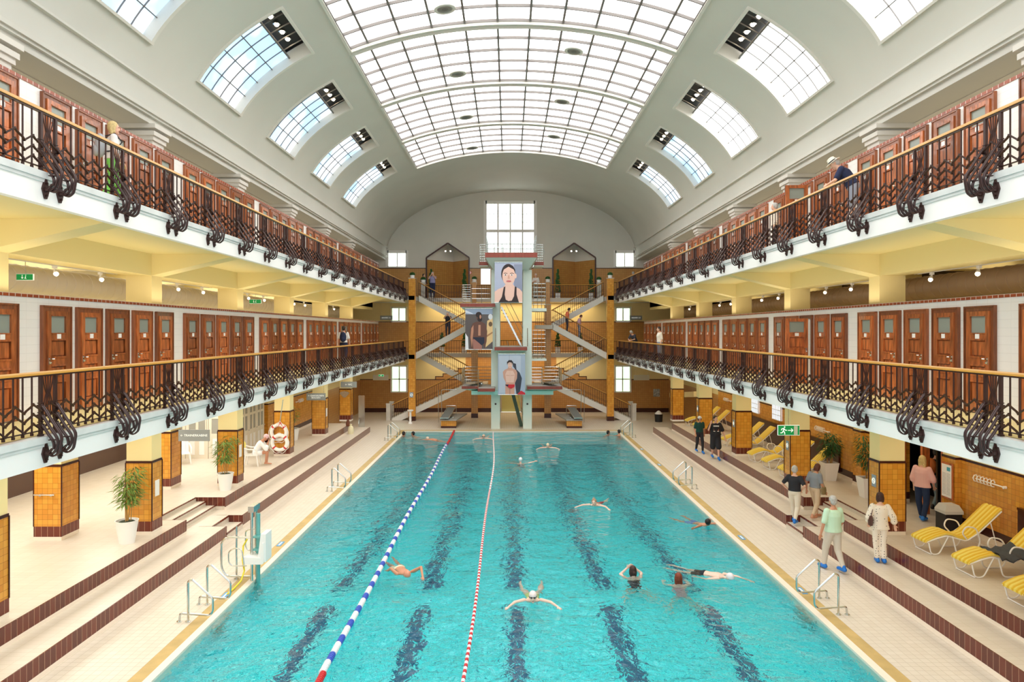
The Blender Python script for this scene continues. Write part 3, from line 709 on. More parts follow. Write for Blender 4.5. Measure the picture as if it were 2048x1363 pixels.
for s in (-1, 1):
    sd = SIDE[s]
    # piers
    for (xa, xb, ya, zt, lb) in ((6.30, 6.74, 45.95, 9.4, 'outer'), (2.27, 2.71, 47.6, 7.75, 'inner'), (2.42, 2.72, 48.8, 9.35, 'rear')):
        m = MB(); m.box(s * xa, s * xb, ya, ya + .4, .35, zt); o = m.build('stair_pier', M_yt2 if lb != 'outer' else M_yt, kind='structure', label=f'tall yellow tiled {lb} pier of the {sd} stairs', category='pier')
        m = MB(); m.box(s * (xa - .01), s * (xb + .01), ya - .01, ya + .41, .05, .35); m.build('pier_foot', M_band, o)
        m = MB(); m.box(s * (xa - .02), s * (xb + .02), ya - .02, ya + .42, zt, zt + .04); m.build('pier_cap', M_stone, o)
    flight(s, s * 7.9, .05, s * 2.75, 2.45, YF0, YF1, f'lowest {sd} stair flight rising inwards from the pool deck')
    flight(s, s * 2.75, 2.45, s * 6.3, 4.40, YR0, YR1, f'second {sd} stair flight rising outwards to the middle gallery')
    flight(s, s * 6.3, 4.40, s * 2.75, 6.35, YF0, YF1, f'third {sd} stair flight rising inwards above the middle gallery')
    flight(s, s * 2.75, 6.35, s * 6.3, 8.27, YR0, YR1, f'topmost {sd} stair flight rising outwards to the top gallery')
    for z in (2.45, 6.35):
        m = MB(); m.box(s * 1.6, s * 2.78, YF0, YR1, z - .26, z)
        struct('floor_half_landing', m, M_stone, f'stone half landing of the {sd} stairs at height {"two" if z < 3 else "six"} metres')
    # newels and outer landing rails
    for y in (YF0 - .05, YF1 + .05):
        m = MB(); m.box(-.13, .13, -.13, .13, 0, 1.05); m.box(-.15, .15, -.15, .15, 1.05, 1.12)
        o = m.build('newel_post', M_stone, label=f'{"front" if y < 47 else "rear"} stone newel post at the foot of the {sd} stairs', category='post'); o.location = (s * 8.12, y, .05)
    for lv, z in ((1, 4.40), (2, 8.27)):
        nm = 'middle' if lv == 1 else 'top'
        g = thing('corridor_railing', f'thin iron railing of the {sd} {nm} corridor behind the stairs', 'railing', (0, 49.02, z), 0, 'corridor railings')
        iron_rail(g, [(s * 2.75, 0, 0), (s * 6.3, 0, 0)], .92, .17)
        g = thing('corridor_railing', f'thin iron railing of the {nm} corridor beside the tower on the {sd}', 'railing', (0, 49.02, z), 0, 'corridor railings')
        iron_rail(g, [(0, 0, 0), (s * 2.4, 0, 0)], .92, .17)
        g = thing('gallery_end_railing', f'short iron railing closing the {sd} {nm} gallery beside the pier', 'railing', (0, YE, z), 0, 'gallery end railings')
        iron_rail(g, [(s * 6.78, 0, 0), (s * 6.96, 0, 0)], .92, .1)
    z = 6.35
    g = thing('landing_railing', f'iron railing of the {sd} upper half landing', 'railing', (0, YF0, z)); iron_rail(g, [(s * 1.62, 0, 0), (s * 2.3, 0, 0)], .9, .12)
# ---------------------------------------------------------------- boxwood balls on the piers, slim cones, planters
M_leaf = mat('leaf_green', srgb(48, 96, 40), .6, noise=.4, nscale=30, bump=.6)
M_leafl = mat('bamboo_leaf', srgb(120, 146, 62), .5, noise=.25, nscale=6)
def bush(label, loc, r=.17):
    t = thing('potted_boxwood', label, 'plant', loc, 0, 'boxwood balls in white pots on the stair piers')
    m = MB(); m.lathe([(.13, 0), (.15, .14), (.15, .19), (.13, .19)], n=16); m.build('pot', M_white, t, smooth=True)
    m = MB(); rr = random.Random(3)
    for i in range(150):
        v = Vector((rr.gauss(0, 1), rr.gauss(0, 1), abs(rr.gauss(0, 1)) - .2)).normalized() * r * rr.uniform(.86, 1.08); v.z += .22
        m.ball(v, .028, .028, .014, 5, 3)
    m.ball((0, 0, .22), r * .9, n=12, k=8); m.build('foliage', M_leaf, t)
for s in (-1, 1):
    sd = SIDE[s]
    bush(f'clipped boxwood ball on the outer {sd} stair pier', (s * 6.52, 46.15, 9.44))
    bush(f'clipped boxwood ball on the stone post at the top of the {sd} stairs', (s * 6.1, 48.6, 9.32))
    bush(f'clipped boxwood ball on the rear {sd} pier beside the tower', (s * 2.57, 49.0, 9.39))
    m = MB(); m.box(-.14, .14, -.14, .14, 0, 1.0); m.box(-.16, .16, -.16, .16, 1.0, 1.05)
    o = m.build('newel_post', M_stone, label=f'white post at the head of the topmost {sd} stair flight', category='post'); o.location = (s * 6.1, 48.6, 8.27)
def cone_tree(label, loc, h=1.5):
    t = thing('slim_topiary', label, 'plant', loc, 0, 'slim topiary trees in white tubs')
    m = MB(); m.prism([(-.17, -.17), (.17, -.17), (.17, .17), (-.17, .17)], 0, .42, 'z'); m.build('tub', M_white, t)
    m = MB(); m.tube([(0, 0, .4), (0, 0, .7)], .02, 6); m.build('trunk', M_wood2, t)
    m = MB(); rr = random.Random(5)
    for i in range(170):
        u = rr.random(); z = .5 + u * (h - .5); q = rr.uniform(0, 6.3); rad = .17 * (1 - u) + .03 + .03 * math.sin(u * 22 + q)
        m.ball((rad * math.cos(q), rad * math.sin(q), z), .045, .045, .06, 5, 3)
    m.build('foliage', M_leaf, t)
for s in (-1, 1):
    for x, w in ((3.35, 'inner'), (5.75, 'outer')): cone_tree(f'slim conical topiary at the {w} edge of the {SIDE[s]} top niche', (s * x, 50.3, 8.27), 2.1)
    for x, w in ((3.3, 'inner'), (4.9, 'outer')): cone_tree(f'slim conical topiary at the {w} end of the {SIDE[s]} middle corridor', (s * x, 49.6, 4.40), 1.4)

# ================================================================ DIVING TOWER
M_plat = tile('platform_edge_tile', srgb(150, 62, 40), srgb(132, 52, 34), srgb(120, 70, 50), .09, .5, .003, .3)
M_turq = mat('pale_turquoise_concrete', srgb(196, 240, 228), .5)
T = thing('diving_tower', 'pale concrete diving tower with stacked platforms at the far pool end', 'diving tower', (0, 42.3, .05))
def rails(g, path, hs=(.35, .6, .85, 1.1), r=.018, posts=None):
    """tubular steel railing: horizontal bars following a path at several heights, with posts"""
    m = MB()
    for h in hs: m.tube([(p[0], p[1], p[2] + h) for p in path], r, 6)
    m.build('rail_tube', M_steel, g, smooth=True)
    for p in (posts or path):
        m = MB(); m.tube([(p[0], p[1], p[2]), (p[0], p[1], p[2] + hs[-1] + .02)], r * 1.2, 6); m.build('rail_post', M_steel, g, smooth=True)
for s in (-1, 1):
    m = MB(); m.box(s * .70, s * 1.23, 0, .55, 0, 9.6); m.box(s * .70, s * 1.0, .55, 3.0, 9.2, 9.6)
    m.build('column', M_conc, T)
    m = MB(); m.box(s * .70, s * 1.1, 2.6, 3.0, 0, 9.6); m.build('rear_column', M_conc, T)
def platform(name, x0, x1, y0, y1, z, th=.2, taper=.45, mt=M_conc, lip=.07):
    """slab with tiled front and a tapering underside; y relative to the tower front"""
    p = link(name, None, T)
    m = MB(); m.box(x0, x1, y0, y1, z - th, z - .02); m.build('tiled_edge', M_plat, p)
    m = MB(); m.box(x0 + .03, x1 - .03, y0 + .03, y1, z - .02, z); m.build('platform_deck', mat('grey_deck', srgb(168, 166, 162), .6), p)
    m = MB(); c = .45
    vs = [(x0 + .02, y0 + .05, z - th), (x1 - .02, y0 + .05, z - th), (x1 - .02, y1, z - th), (x0 + .02, y1, z - th), (x0 + c, y0 + 1.0, z - th - taper), (x1 - c, y0 + 1.0, z - th - taper), (x1 - c, y1, z - th - taper), (x0 + c, y1, z - th - taper)]
    m.add(vs, [(0, 1, 2, 3), (4, 7, 6, 5), (0, 4, 5, 1), (1, 5, 6, 2), (2, 6, 7, 3), (3, 7, 4, 0)]); m.build('platform_soffit', mt, p)
    return p
p10 = platform('top_platform', -1.55, 1.5, -1.4, 3.0, 10.5, .3, .6)
rails(p10, [(-1.0, -1.3, 10.5), (-.5, -1.3, 10.5)], (.3,)); 
rails(p10, [(-1.5, -1.2, 10.5), (-1.5, 2.8, 10.5)], (.25, .5, .75, 1.0), posts=[(-1.5, -1.2 + i, 10.5) for i in range(5)])
rails(p10, [(1.45, -1.2, 10.5), (1.45, 2.8, 10.5)], (.25, .5, .75, 1.0), posts=[(1.45, -1.2 + i, 10.5) for i in range(5)])
rails(p10, [(-1.5, 2.8, 10.5), (1.45, 2.8, 10.5)], (.35, .7, 1.0), posts=[(-.6, 2.8, 10.5), (.6, 2.8, 10.5)])
for s in (-1, 1):
    b_ = link('side_balcony', None, T)
    m = MB(); m.box(s * 1.45, s * 2.0, 1.4, 3.0, 9.95, 10.1); m.build('platform_deck', M_conc, b_)
    m = MB(); m.box(s * 1.43, s * 2.02, 1.37, 1.42, 10.0, 10.22); m.build('tiled_edge', M_plat, b_)
    rails(b_, [(s * 1.5, 1.4, 10.1), (s * 1.98, 1.4, 10.1), (s * 1.98, 3, 10.1)], [.15 * i for i in range(1, 9)], .012, posts=[(s * (1.5 + .12 * i), 1.4, 10.1) for i in range(5)])
p75 = platform('high_side_platform', -3.05, -.98, -.9, 2.8, 7.55, .22, .4)
rails(p75, [(-1.3, -.2, 7.55), (-2.4, -.2, 7.55)], (.3, .6, .9), posts=[(-1.8, -.2, 7.55), (-2.4, -.2, 7.55)])
rails(p75, [(-2.45, -.3, 7.55), (-2.95, -.3, 7.55), (-2.95, 2.7, 7.55)], [.14 * i for i in range(1, 9)], .012, posts=[(-2.45, -.3, 7.55), (-2.95, -.3, 7.55), (-2.95, .7, 7.55), (-2.95, 1.7, 7.55), (-2.95, 2.7, 7.55)])
p5 = platform('middle_platform', -1.0, .92, -1.2, 2.8, 4.98, .22, .3, M_turq)
for s in (-1, 1): rails(p5, [(s * .95, -1.0, 4.98), (s * .95, -.2, 4.98)], [.12 * i for i in range(1, 10)], .01)
p3a = platform('low_left_platform', -2.95, -1.95, -.9, 1.6, 2.66, .18, .18, M_turq)
p3b = platform('low_inner_platform', -1.98, -.98, -1.35, 1.6, 2.56, .2, .18, M_turq)
p3c = platform('low_right_platform', .92, 3.0, -1.0, 1.6, 2.66, .2, .18, M_turq)
m = MB(); m.box(-2.4, -.7, -.5, 1.2, 2.1, 2.34); m.build('support_beam', M_turq, p3a)
m = MB(); m.box(.7, 2.5, -.5, 1.2, 2.1, 2.34); m.build('support_beam', M_turq, p3c)
hs = (.25, .5, .75, 1.0)
rails(p3a, [(-2.93, -.85, 2.66), (-2.93, 1.5, 2.66), (-1.0, 1.5, 2.66)], [.2 * i for i in range(1, 6)], .017, posts=[(-2.93, -.85 + .6 * i, 2.66) for i in range(5)])
rails(p3b, [(-1.98, -1.0, 2.56), (-1.98, -.2, 2.56)], [.2 * i for i in range(1, 6)], .017)
rails(p3c, [(2.97, -.9, 2.66), (2.97, 1.5, 2.66), (1.0, 1.5, 2.66)], [.2 * i for i in range(1, 6)], .017, posts=[(2.97, -.9 + .6 * i, 2.66) for i in range(5)])
rails(p3c, [(1.85, -.7, 2.66), (1.85, .4, 2.66), (1.0, .4, 2.66)], [.2 * i for i in range(1, 6)], .017)
# steel ladder-stairs between the columns
for z0, z1, fl_ in ((0, 4.7, 1), (4.95, 7.4, 1)):
    q = link('steel_stair', None, T); y0, y1 = 1.0, 2.2
    a, b = (.62, -.62) ; xs0, xs1 = (a, b)
    m = MB()
    for yy in (y0, y0 + .7): m.obox((xs0, yy, z0), (xs1, yy, z1), .05, .2 if z0 < 1 else .1)
    m.build('stair_beam', mat('green_steel', srgb(74, 96, 80), .5) if z0 < 1 else M_steel, q)
    m = MB(); n = 12
    for i in range(1, n): u = i / n; m.box(xs0 + (xs1 - xs0) * u - .12, xs0 + (xs1 - xs0) * u + .12, y0, y0 + .7, z0 + (z1 - z0) * u - .02, z0 + (z1 - z0) * u + .02)
    m.build('tread', M_stone, q)
    m = MB(); m.tube([(xs0 + .35, y0, z0 + .6), (xs1 + .35, y0, z1 + .6)], .02, 6); m.tube([(xs0 + .2, y0, z0 + .3), (xs1 + .2, y0, z1 + .3)], .015, 6); m.build('stair_rail', M_steel, q, smooth=True)
for sx in (-1, 1):
    for z0 in (5.0, 8.3):
        pass
g = link('side_cage', None, T)
for z in (4.98,):
    rails(g, [(1.3, .6, 4.2), (2.1, .6, 4.2), (2.1, 2.6, 4.2)], [.25 * i for i in range(1, 8)], .014, posts=[(1.35 + .25 * i, .6, 4.2) for i in range(4)])
    rails(g, [(1.3, .6, 7.3), (2.1, .6, 7.3), (2.1, 2.6, 7.3)], [.25 * i for i in range(1, 7)], .016, posts=[(1.35 + .25 * i, .6, 7.3) for i in range(4)])
    m = MB(); m.box(1.2, 2.15, .55, 2.8, 7.12, 7.3); m.box(1.2, 2.15, .55, 2.8, 4.08, 4.2); m.build('platform_deck', M_conc, g)
m = MB()
for s in (-1, 1): m.tube([(s * .96, -.006, 1.5), (s * .96, -.02, 1.5)], .06, 10)
m.build('porthole_cap', M_iron, T)
# springboards on the 3 m platforms
def board(label, x, y, z, rx, rise=.12, L=3.0, group='springboards on the low platforms'):
    t = thing('springboard', label, 'springboard', (x, y, z), rx, group)
    m = MB(); m.obox((0, 0, .22), (0, L, .22 - rise), .5, .05); m.build('board', mat('board_grey', srgb(120, 124, 124), .7), t)
    m = MB()
    for q in (-.26, .26): m.obox((q, 0, .235), (q, L, .235 - rise), .03, .06)
    m.obox((-.27, 0, .235), (.27, 0, .235), .04, .06); m.build('board_edge', M_steel, t)
    m = MB(); m.tube([(-.32, 1.3, .1), (.32, 1.3, .1)], .06, 10); m.box(-.3, .3, 1.0, 1.6, 0, .06); m.ball((.34, 1.3, .1), .08, n=10, k=6); m.build('fulcrum', M_steel, t, smooth=True)
    return t
board('springboard on the low left platform of the diving tower', -2.42, 41.2, 2.66, .22 * -1, .05, 1.9)
board('springboard on the low right platform of the diving tower', 2.5, 41.2, 2.66, .22, .05, 1.9)

# one-metre stands
for s in (-1, 1):
    sd = SIDE[s]
    t = thing('diving_stand', f'low springboard stand with tiled block left of the tower' if s < 0 else 'low springboard stand with tiled block right of the tower', 'diving stand', (s * 3.83, 42.6, .05))
    m = MB(); m.box(-.46, .46, 0, .8, .12, .46); m.build('block', M_yt, t)
    m = MB(); m.box(-.465, .465, -.005, .8, 0, .12); m.build('block_foot', M_band, t)
    m = MB(); m.prism([(-s * .5, -.1), (s * .5, -.1), (s * .55, 3.2), (-s * .95, 3.2)], .46, .53, 'z'); m.build('top_slab', mat('grey_deck', srgb(168, 166, 162), .6), t)
    m = MB(); m.box(-.3, .3, 2.2, 2.9, 0, .46); m.build('rear_block', M_band, t)
    m = MB()
    for q in (.62,):
        x_ = -s * -q
        m.tube(fil([(x_, 2.4, 0), (x_ * 1.0, 1.9, 2.1), (x_ - s * .1, 1.7, 2.2), (x_ - s * 1.0, 1.7, 2.2)]), .025, 6); m.tube(fil([(x_ + s * .25, 2.6, 0), (x_ + s * .2, 2.0, 2.15)]), .02, 6)
    m.tube(fil([(-.32, 2.0, .5), (-.32, 2.0, 1.15), (.32, 2.0, 1.15), (.32, 2.0, .5)]), .02, 6)
    m.build('handrail', M_steel, t, smooth=True)
    board(f'one-metre springboard on the tiled stand {sd} of the tower', s * 4.05, 42.3, .46, s * .05, -.28, 3.4, 'one-metre springboards')
# ---------------------------------------------------------------- posters (flat prints)
def poly_print(t, shapes, y0=0, step=.0015):
    """shapes = [(material, [(x,z)...])] stacked by a hair's breadth in front of each other"""
    m = MB(); mats = []
    for i, (mt, pts) in enumerate(shapes):
        if mt not in mats: mats.append(mt)
        m.cur = mats.index(mt); yy = y0 - i * step; m.add([(p[0], yy, p[1]) for p in pts], [tuple(range(len(pts)))])
    m.build('print', mats, t)
def ell(cx, cz, rx, rz, n=24, a0=0, a1=2 * PI):
    return [(cx + rx * math.cos(a0 + (a1 - a0) * i / n), cz + rz * math.sin(a0 + (a1 - a0) * i / n)) for i in range(n + (a1 - a0 < 6.2))]
def C(n, r, g, b): return mat('print_' + n, srgb(r, g, b), .6)
def poster(name_label, loc, w, h, shapes):
    t = thing('poster', name_label, 'poster', loc)
    m = MB(); m.box(0, w, .0, .03, 0, h); m.build('panel', M_steel, t)
    poly_print(t, [(q[0], [(max(.0, min(w, p[0] * w)), max(0, min(h, p[1] * h))) for p in q[1]]) for q in shapes], -.004)
    m = MB(); m.tube([(0, -.01, 0), (w, -.01, 0)], .02, 8); m.tube([(0, -.01, h), (w, -.01, h)], .02, 8); m.build('batten', M_steel, t, smooth=True)
rect = lambda a, b, c, d: [(a, c), (b, c), (b, d), (a, d)]
SK, SK2, BK = C('skin', 236, 196, 180), C('skin_shade', 214, 162, 142), C('hair', 46, 34, 36)
poster('tall poster of a dark-haired woman in a black swimsuit on the tower', (-.99, 41.02, 7.62), 1.62, 2.36, [
    (C('grey_blue', 176, 184, 208), rect(0, 1, 0, 1)), (C('grey_blue_dark', 140, 148, 172), rect(.7, 1, 0, .95)),
    (BK, ell(.49, .71, .255, .25)), (SK, [(.0, .0), (.0, .27), (.12, .33), (.33, .39), (.39, .45), (.38, .52), (.64, .52), (.66, .45), (.74, .39), (.9, .34), (1, .26), (1, 0)]),
    (SK2, [(.39, .5), (.5, .42), (.66, .5), (.68, .56), (.36, .56)]), (SK, ell(.51, .66, .235, .24)), (SK, ell(.76, .66, .035, .06)),
    (BK, [(.27, .72), (.26, .8), (.33, .9), (.5, .95), (.66, .91), (.74, .82), (.745, .72), (.69, .82), (.5, .89), (.33, .82)]),
    (C('brow', 70, 48, 46), [(.32, .725), (.38, .74), (.46, .725), (.46, .715), (.38, .728), (.33, .715)]), (C('brow', 70, 48, 46), [(.55, .725), (.63, .74), (.7, .72), (.69, .71), (.63, .727), (.56, .714)]),
    (C('eye', 250, 245, 245), ell(.39, .685, .05, .018)), (C('eye', 250, 245, 245), ell(.62, .685, .05, .018)), (BK, ell(.39, .685, .02, .017)), (BK, ell(.62, .685, .02, .017)),
    (SK2, [(.47, .6), (.49, .68), (.52, .68), (.55, .6), (.51, .588)]), (C('lips', 206, 110, 116), ell(.51, .53, .09, .02)), (C('lips_dark', 160, 76, 84), rect(.43, .59, .528, .532)),
    (BK, [(.14, 0), (.26, .14), (.33, .38), (.385, .40), (.36, .2), (.4, .07), (.5, .035), (.62, .05), (.7, .16), (.73, .4), (.79, .385), (.79, .2), (.88, 0)])])
poster('poster of a bearded man in dark swim briefs beside the tower', (-2.74, 41.5, 4.86), 1.62, 2.42, [
    (C('room', 96, 88, 88), rect(0, 1, 0, 1)), (C('beam', 150, 166, 190), rect(0, 1, .86, 1)), (C('light', 214, 222, 236), [(0, .9), (.3, .86), (.25, .89), (0, .97)]),
    (C('sunwall', 232, 196, 140), [(.8, .7), (1, .78), (1, .2), (.74, .05)]), (C('leafs', 110, 84, 60), ell(.92, .62, .07, .06)), (C('beam2', 176, 128, 88), [(.74, .28), (1, .4), (1, .44), (.74, .33)]),
    (C('disc', 224, 226, 230), ell(.92, .8, .08, .07)), (C('white_side', 236, 236, 240), [(0, 0), (.12, 0), (.1, .3), (0, .4)]),
    (C('dark_skin', 108, 72, 62), [(.2, .02), (.16, .3), (.18, .5), (.27, .64), (.4, .68), (.6, .68), (.74, .62), (.8, .45), (.78, .2), (.7, .0), (.62, .2), (.5, .12), (.3, .0)]),
    (C('lit_skin', 196, 142, 116), [(.24, .04), (.19, .3), (.22, .52), (.3, .6), (.3, .45), (.26, .2)]), (C('lit_skin', 196, 142, 116), [(.47, .34), (.48, .6), (.56, .6), (.56, .34)]),
    (C('dark_skin', 108, 72, 62), ell(.5, .8, .1, .1)), (BK, ell(.49, .85, .11, .07)), (BK, ell(.53, .74, .085, .06)), (C('lit_skin', 196, 142, 116), ell(.55, .8, .03, .05)),
    (C('leg_skin', 170, 116, 104), [(.3, 0), (.26, .24), (.45, .28), (.62, .2), (.6, 0)]), (C('briefs', 38, 42, 64), [(.27, .3), (.7, .3), (.7, .16), (.6, .1), (.5, .16), (.3, .27)])])
poster('poster of a bare-chested young man in red swim briefs on the tower', (-.80, 41.15, 2.22), 1.6, 2.38, [
    (C('pale_blue', 168, 182, 204), rect(0, 1, 0, 1)), (C('pale_blue2', 190, 200, 216), rect(.04, .84, .04, .96)), (C('cable', 90, 100, 120), rect(.415, .42, .8, 1)),
    (C('shadow_figure', 58, 62, 76), [(.68, 0), (.62, .3), (.66, .5), (.62, .64), (.55, .7), (.56, .78), (.66, .76), (.68, .62), (.8, .54), (.88, .4), (.84, .2), (.8, .0)]),
    (SK2, [(.27, 0), (.27, .22), (.29, .3), (.2, .42), (.18, .56), (.24, .61), (.37, .65), (.38, .72), (.5, .72), (.52, .65), (.66, .61), (.71, .54), (.7, .4), (.62, .28), (.6, 0)]),
    (SK, [(.3, .3), (.27, .5), (.33, .59), (.55, .59), (.62, .5), (.58, .3)]), (SK2, rect(.44, .445, .3, .58)), (SK2, [(.3, .47), (.43, .46), (.43, .475), (.3, .485)]), (SK2, [(.46, .46), (.6, .47), (.6, .485), (.46, .475)]),
    (SK, ell(.445, .745, .085, .09)), (BK, [(.34, .73), (.33, .8), (.4, .85), (.5, .85), (.56, .8), (.55, .72), (.52, .78), (.44, .8), (.37, .78)]), (BK, rect(.39, .43, .755, .765)), (BK, rect(.47, .51, .755, .765)), (C('lips', 206, 110, 116), rect(.42, .48, .69, .698)),
    (C('red_briefs', 208, 40, 52), [(.27, .25), (.62, .25), (.61, .19), (.5, .15), (.42, .16), (.28, .23)]), (C('navy', 40, 40, 70), [(.27, .25), (.4, .25), (.36, .2), (.28, .23)]), (C('leg_line', 90, 70, 80), rect(.435, .445, 0, .16)), (C('red_briefs', 208, 40, 52), [(.72, .02), (.85, .1), (1, .04), (1, .0), (.72, 0)])])
# ================================================================ GROUND-FLOOR OUTER WALLS
def tiled_wall(name, s, x, y0, y1, label, dado=0, holes=()):
    """wall along the hall: plinth, yellow tiles, dark band, cream above"""
    def seg(mb, z0, z1, e=0):
        ys = sorted(set([y0, y1] + [h for q in holes for h in q[:2]]))
        for a, b_ in zip(ys, ys[1:]):
            if any(q[0] <= (a + b_) / 2 <= q[1] for q in holes): continue
            mb.box(x - s * e, x + s * .3, a, b_, z0, z1)
    m = MB(); seg(m, 1.15, 2.62); struct(name, m, M_yt, label)
    m = MB(); seg(m, 2.68, 4.06); struct(name, m, M_cream, label.replace('tiled', 'cream') + ' above the tiles')
    m = MB(); seg(m, .94, 1.15, .01); seg(m, 2.62, 2.68, .01); struct('baseboard_' + SIDE[s], m, M_band, 'dark tile bands of the ' + label)
    m = MB(); seg(m, .82, .94, .02); struct('baseboard_' + SIDE[s], m, M_lip, 'pale tile plinth of the ' + label)
tiled_wall('wall_right', 1, 11.5, YN, 39, 'tiled right wall behind the loungers', holes=[(18.65, 20.9)])
tiled_wall('wall_left', -1, -11.0, 31.5, 39, 'tiled left wall at the far end')
m = MB(); m.box(11.5, 11.8, 39, YB, .05, 2.4); m.box(-11.3, -11.0, 39, YB, .05, 2.4); struct('wall_far', m, M_yt2, 'ochre tiled side walls of the far stair hall')
m = MB(); m.box(11.5, 11.8, 39, YB, 2.4, 4.06); m.box(-11.3, -11.0, 39, YB, 2.4, 4.06); struct('wall_far', m, M_cream, 'cream upper side walls of the far stair hall')
# pilasters on the right wall
for y in (18.08, 22.9, 28.6, 34.2):
    m = MB(); m.box(11.36, 11.5, y, y + .55, 1.15, 2.62); o = struct('wall_pilaster', m, M_yt, f'yellow tiled pilaster of the right wall {y:.0f} metres away')
    m = MB(); m.box(11.38, 11.5, y, y + .55, 2.68, 4.06); m.build('shaft', M_cream, o); m = MB(); m.box(11.35, 11.5, y - .01, y + .56, .94, 1.15); m.box(11.35, 11.5, y - .01, y + .56, 2.62, 2.68); m.build('band', M_band, o)
    m = MB(); m.box(11.34, 11.5, y - .02, y + .57, .82, .94); m.build('plinth', M_lip, o)
# doorway on the right
m = MB()
for y in (18.66, 19.6, 20.78): m.box(11.42, 11.62, y, y + .12, .82, 3.1)
m.box(11.42, 11.62, 18.66, 20.9, 2.95, 3.1)
d = m.build('door_2', M_wood, kind='structure', label='wood framed doorway in the right wall behind the near pillar', category='door')
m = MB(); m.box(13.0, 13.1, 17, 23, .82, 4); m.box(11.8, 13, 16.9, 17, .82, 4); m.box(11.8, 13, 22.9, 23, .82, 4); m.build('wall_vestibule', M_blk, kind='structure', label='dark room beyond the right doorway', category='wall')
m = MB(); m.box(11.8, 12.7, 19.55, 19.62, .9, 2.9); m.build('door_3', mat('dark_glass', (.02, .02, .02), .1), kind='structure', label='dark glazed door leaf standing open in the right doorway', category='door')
# left: outer wall, partition with white glazed doors
m = MB(); m.box(-15.6, -15.5, YN, 28.2, 1.9, 4.06); struct('wall_outer', m, M_cream, 'cream outer wall of the left aisle')
m = MB(); m.box(-15.58, -15.48, YN, 28.2, .8, 1.9); struct('wall_outer', m, mat('brown_wainscot', srgb(84, 58, 44), .4), 'dark brown wainscot of the left aisle')
m = MB(); m.box(-15.6, -11.3, 28.2, 28.35, 3.1, 4.06); m.box(-11.3, -11.0, 28.2, 31.5, 3.1, 4.06); struct('wall_partition', m, M_cream, 'cream wall above the white glazed doors')
M_cw = mat('cream_white_door', srgb(236, 226, 206), .4); M_dg = mat('door_glass_grey', srgb(165, 163, 152), .4)
def glazed_door(n, loc, rz, label):
    t = thing(f'door_{n}', label, 'door', loc, rz); t['kind'] = 'structure'
    m = MB(); m.box(.02, .88, .012, .05, .01, .95); m.box(0, .12, 0, .06, 0, 2.3); m.box(.78, .9, 0, .06, 0, 2.3); m.box(.4, .5, 0, .06, 0, 2.3)
    for z in (0, .9, 1.6, 2.2): m.box(.01, .89, .004, .056, z, z + .1)
    m.build('door_leaf', M_cw, t); m = MB(); m.box(.12, .78, .02, .035, 1.0, 2.2); m.build('glass_pane', M_dg, t)
    m = MB(); 
    for a in (.16, .54): m.box(a, a + .2, .002, .012, .15, .8)
    m.build('raised_panel', M_white, t)
    m = MB(); m.tube([(.83, 0, 1.0), (.83, -.06, 1.0), (.73, -.06, 1.0)], .012, 6); m.build('handle', M_chrome, t, smooth=True)
for i, x in enumerate((-15.0, -14.08, -13.16, -12.24)): glazed_door(4 + i, (x, 28.15, .82), 0, f'white glazed door facing the pool hall, {ORD[i]} from the left outer wall')
for i, y in enumerate((28.4, 29.32, 30.24)): glazed_door(8 + i, (-11.05, y, .82), PI / 2, f'white glazed door in the left side wall, {ORD[i]} behind the life rings')
m = MB(); m.box(-15.6, -11.3, 28.3, 28.4, .8, 3.1); m.box(-11.35, -11.25, 28.3, 31.5, .8, 3.1); struct('wall_partition', m, M_cw, 'cream infill around the white glazed doors')
m = MB(); m.box(-15.5, -11.1, 28.18, 28.3, 3.05, 3.12); m.build('trim_11', M_cw, kind='structure', label='white head rail over the glazed doors', category='trim')
# daylight windows in the outer walls of the upper corridors
for k in range(6):
    for j, q in enumerate((1.2, 3.5)):
        y = PY[k] + q; n_w += 1
        m = MB(); m.box(-13.49, -13.46, y, y + .75, 5.6, 7.05)
        w = m.build('window_%d' % n_w, M_winR, kind='structure', label=f'white framed corridor window behind the left middle cabins, {ORD[j]} in the {ORD[k]} bay', category='window')
        m = MB(); m.box(-13.48, -13.38, y - .09, y, 5.5, 7.1); m.box(-13.48, -13.38, y + .75, y + .84, 5.5, 7.1); m.box(-13.48, -13.38, y - .09, y + .84, 7.0, 7.1); m.build('window_frame', M_white, w)
for y, n in ((29.9, 'near'), (32.6, 'far')):
    n_w += 1; m = MB(); m.box(11.46, 11.49, y, y + .95, 2.1, 3.2); w = m.build('window_%d' % n_w, mat('blueish_glass', srgb(200, 216, 236), .4, emit=.8), kind='structure', label=f'{n} small gridded window in the right wall above the loungers', category='window')
    m = MB()
    for i in range(6): m.box(11.43, 11.47, y + .95 * i / 5 - .012, y + .95 * i / 5 + .012, 2.1, 3.2)
    for i in range(6): m.box(11.43, 11.47, y, y + .95, 2.1 + .22 * i - .012, 2.1 + .22 * i + .012)
    m.build('window_frame', M_white, w)
# brown panels leaning against the right wall
for y0, y1, w in ((13.3, 15.95, 'near'), (24.6, 27.2, 'middle'), (29.2, 33.6, 'far')):
    m = MB(); m.box(11.42, 11.49, y0, y1, 1.0, 1.9); m.box(11.4, 11.49, y0, y1, 1.88, 1.93); m.build('wall_panel', M_band, kind='structure', label=f'{w} dark brown tiled panel on the right wall', category='panel')

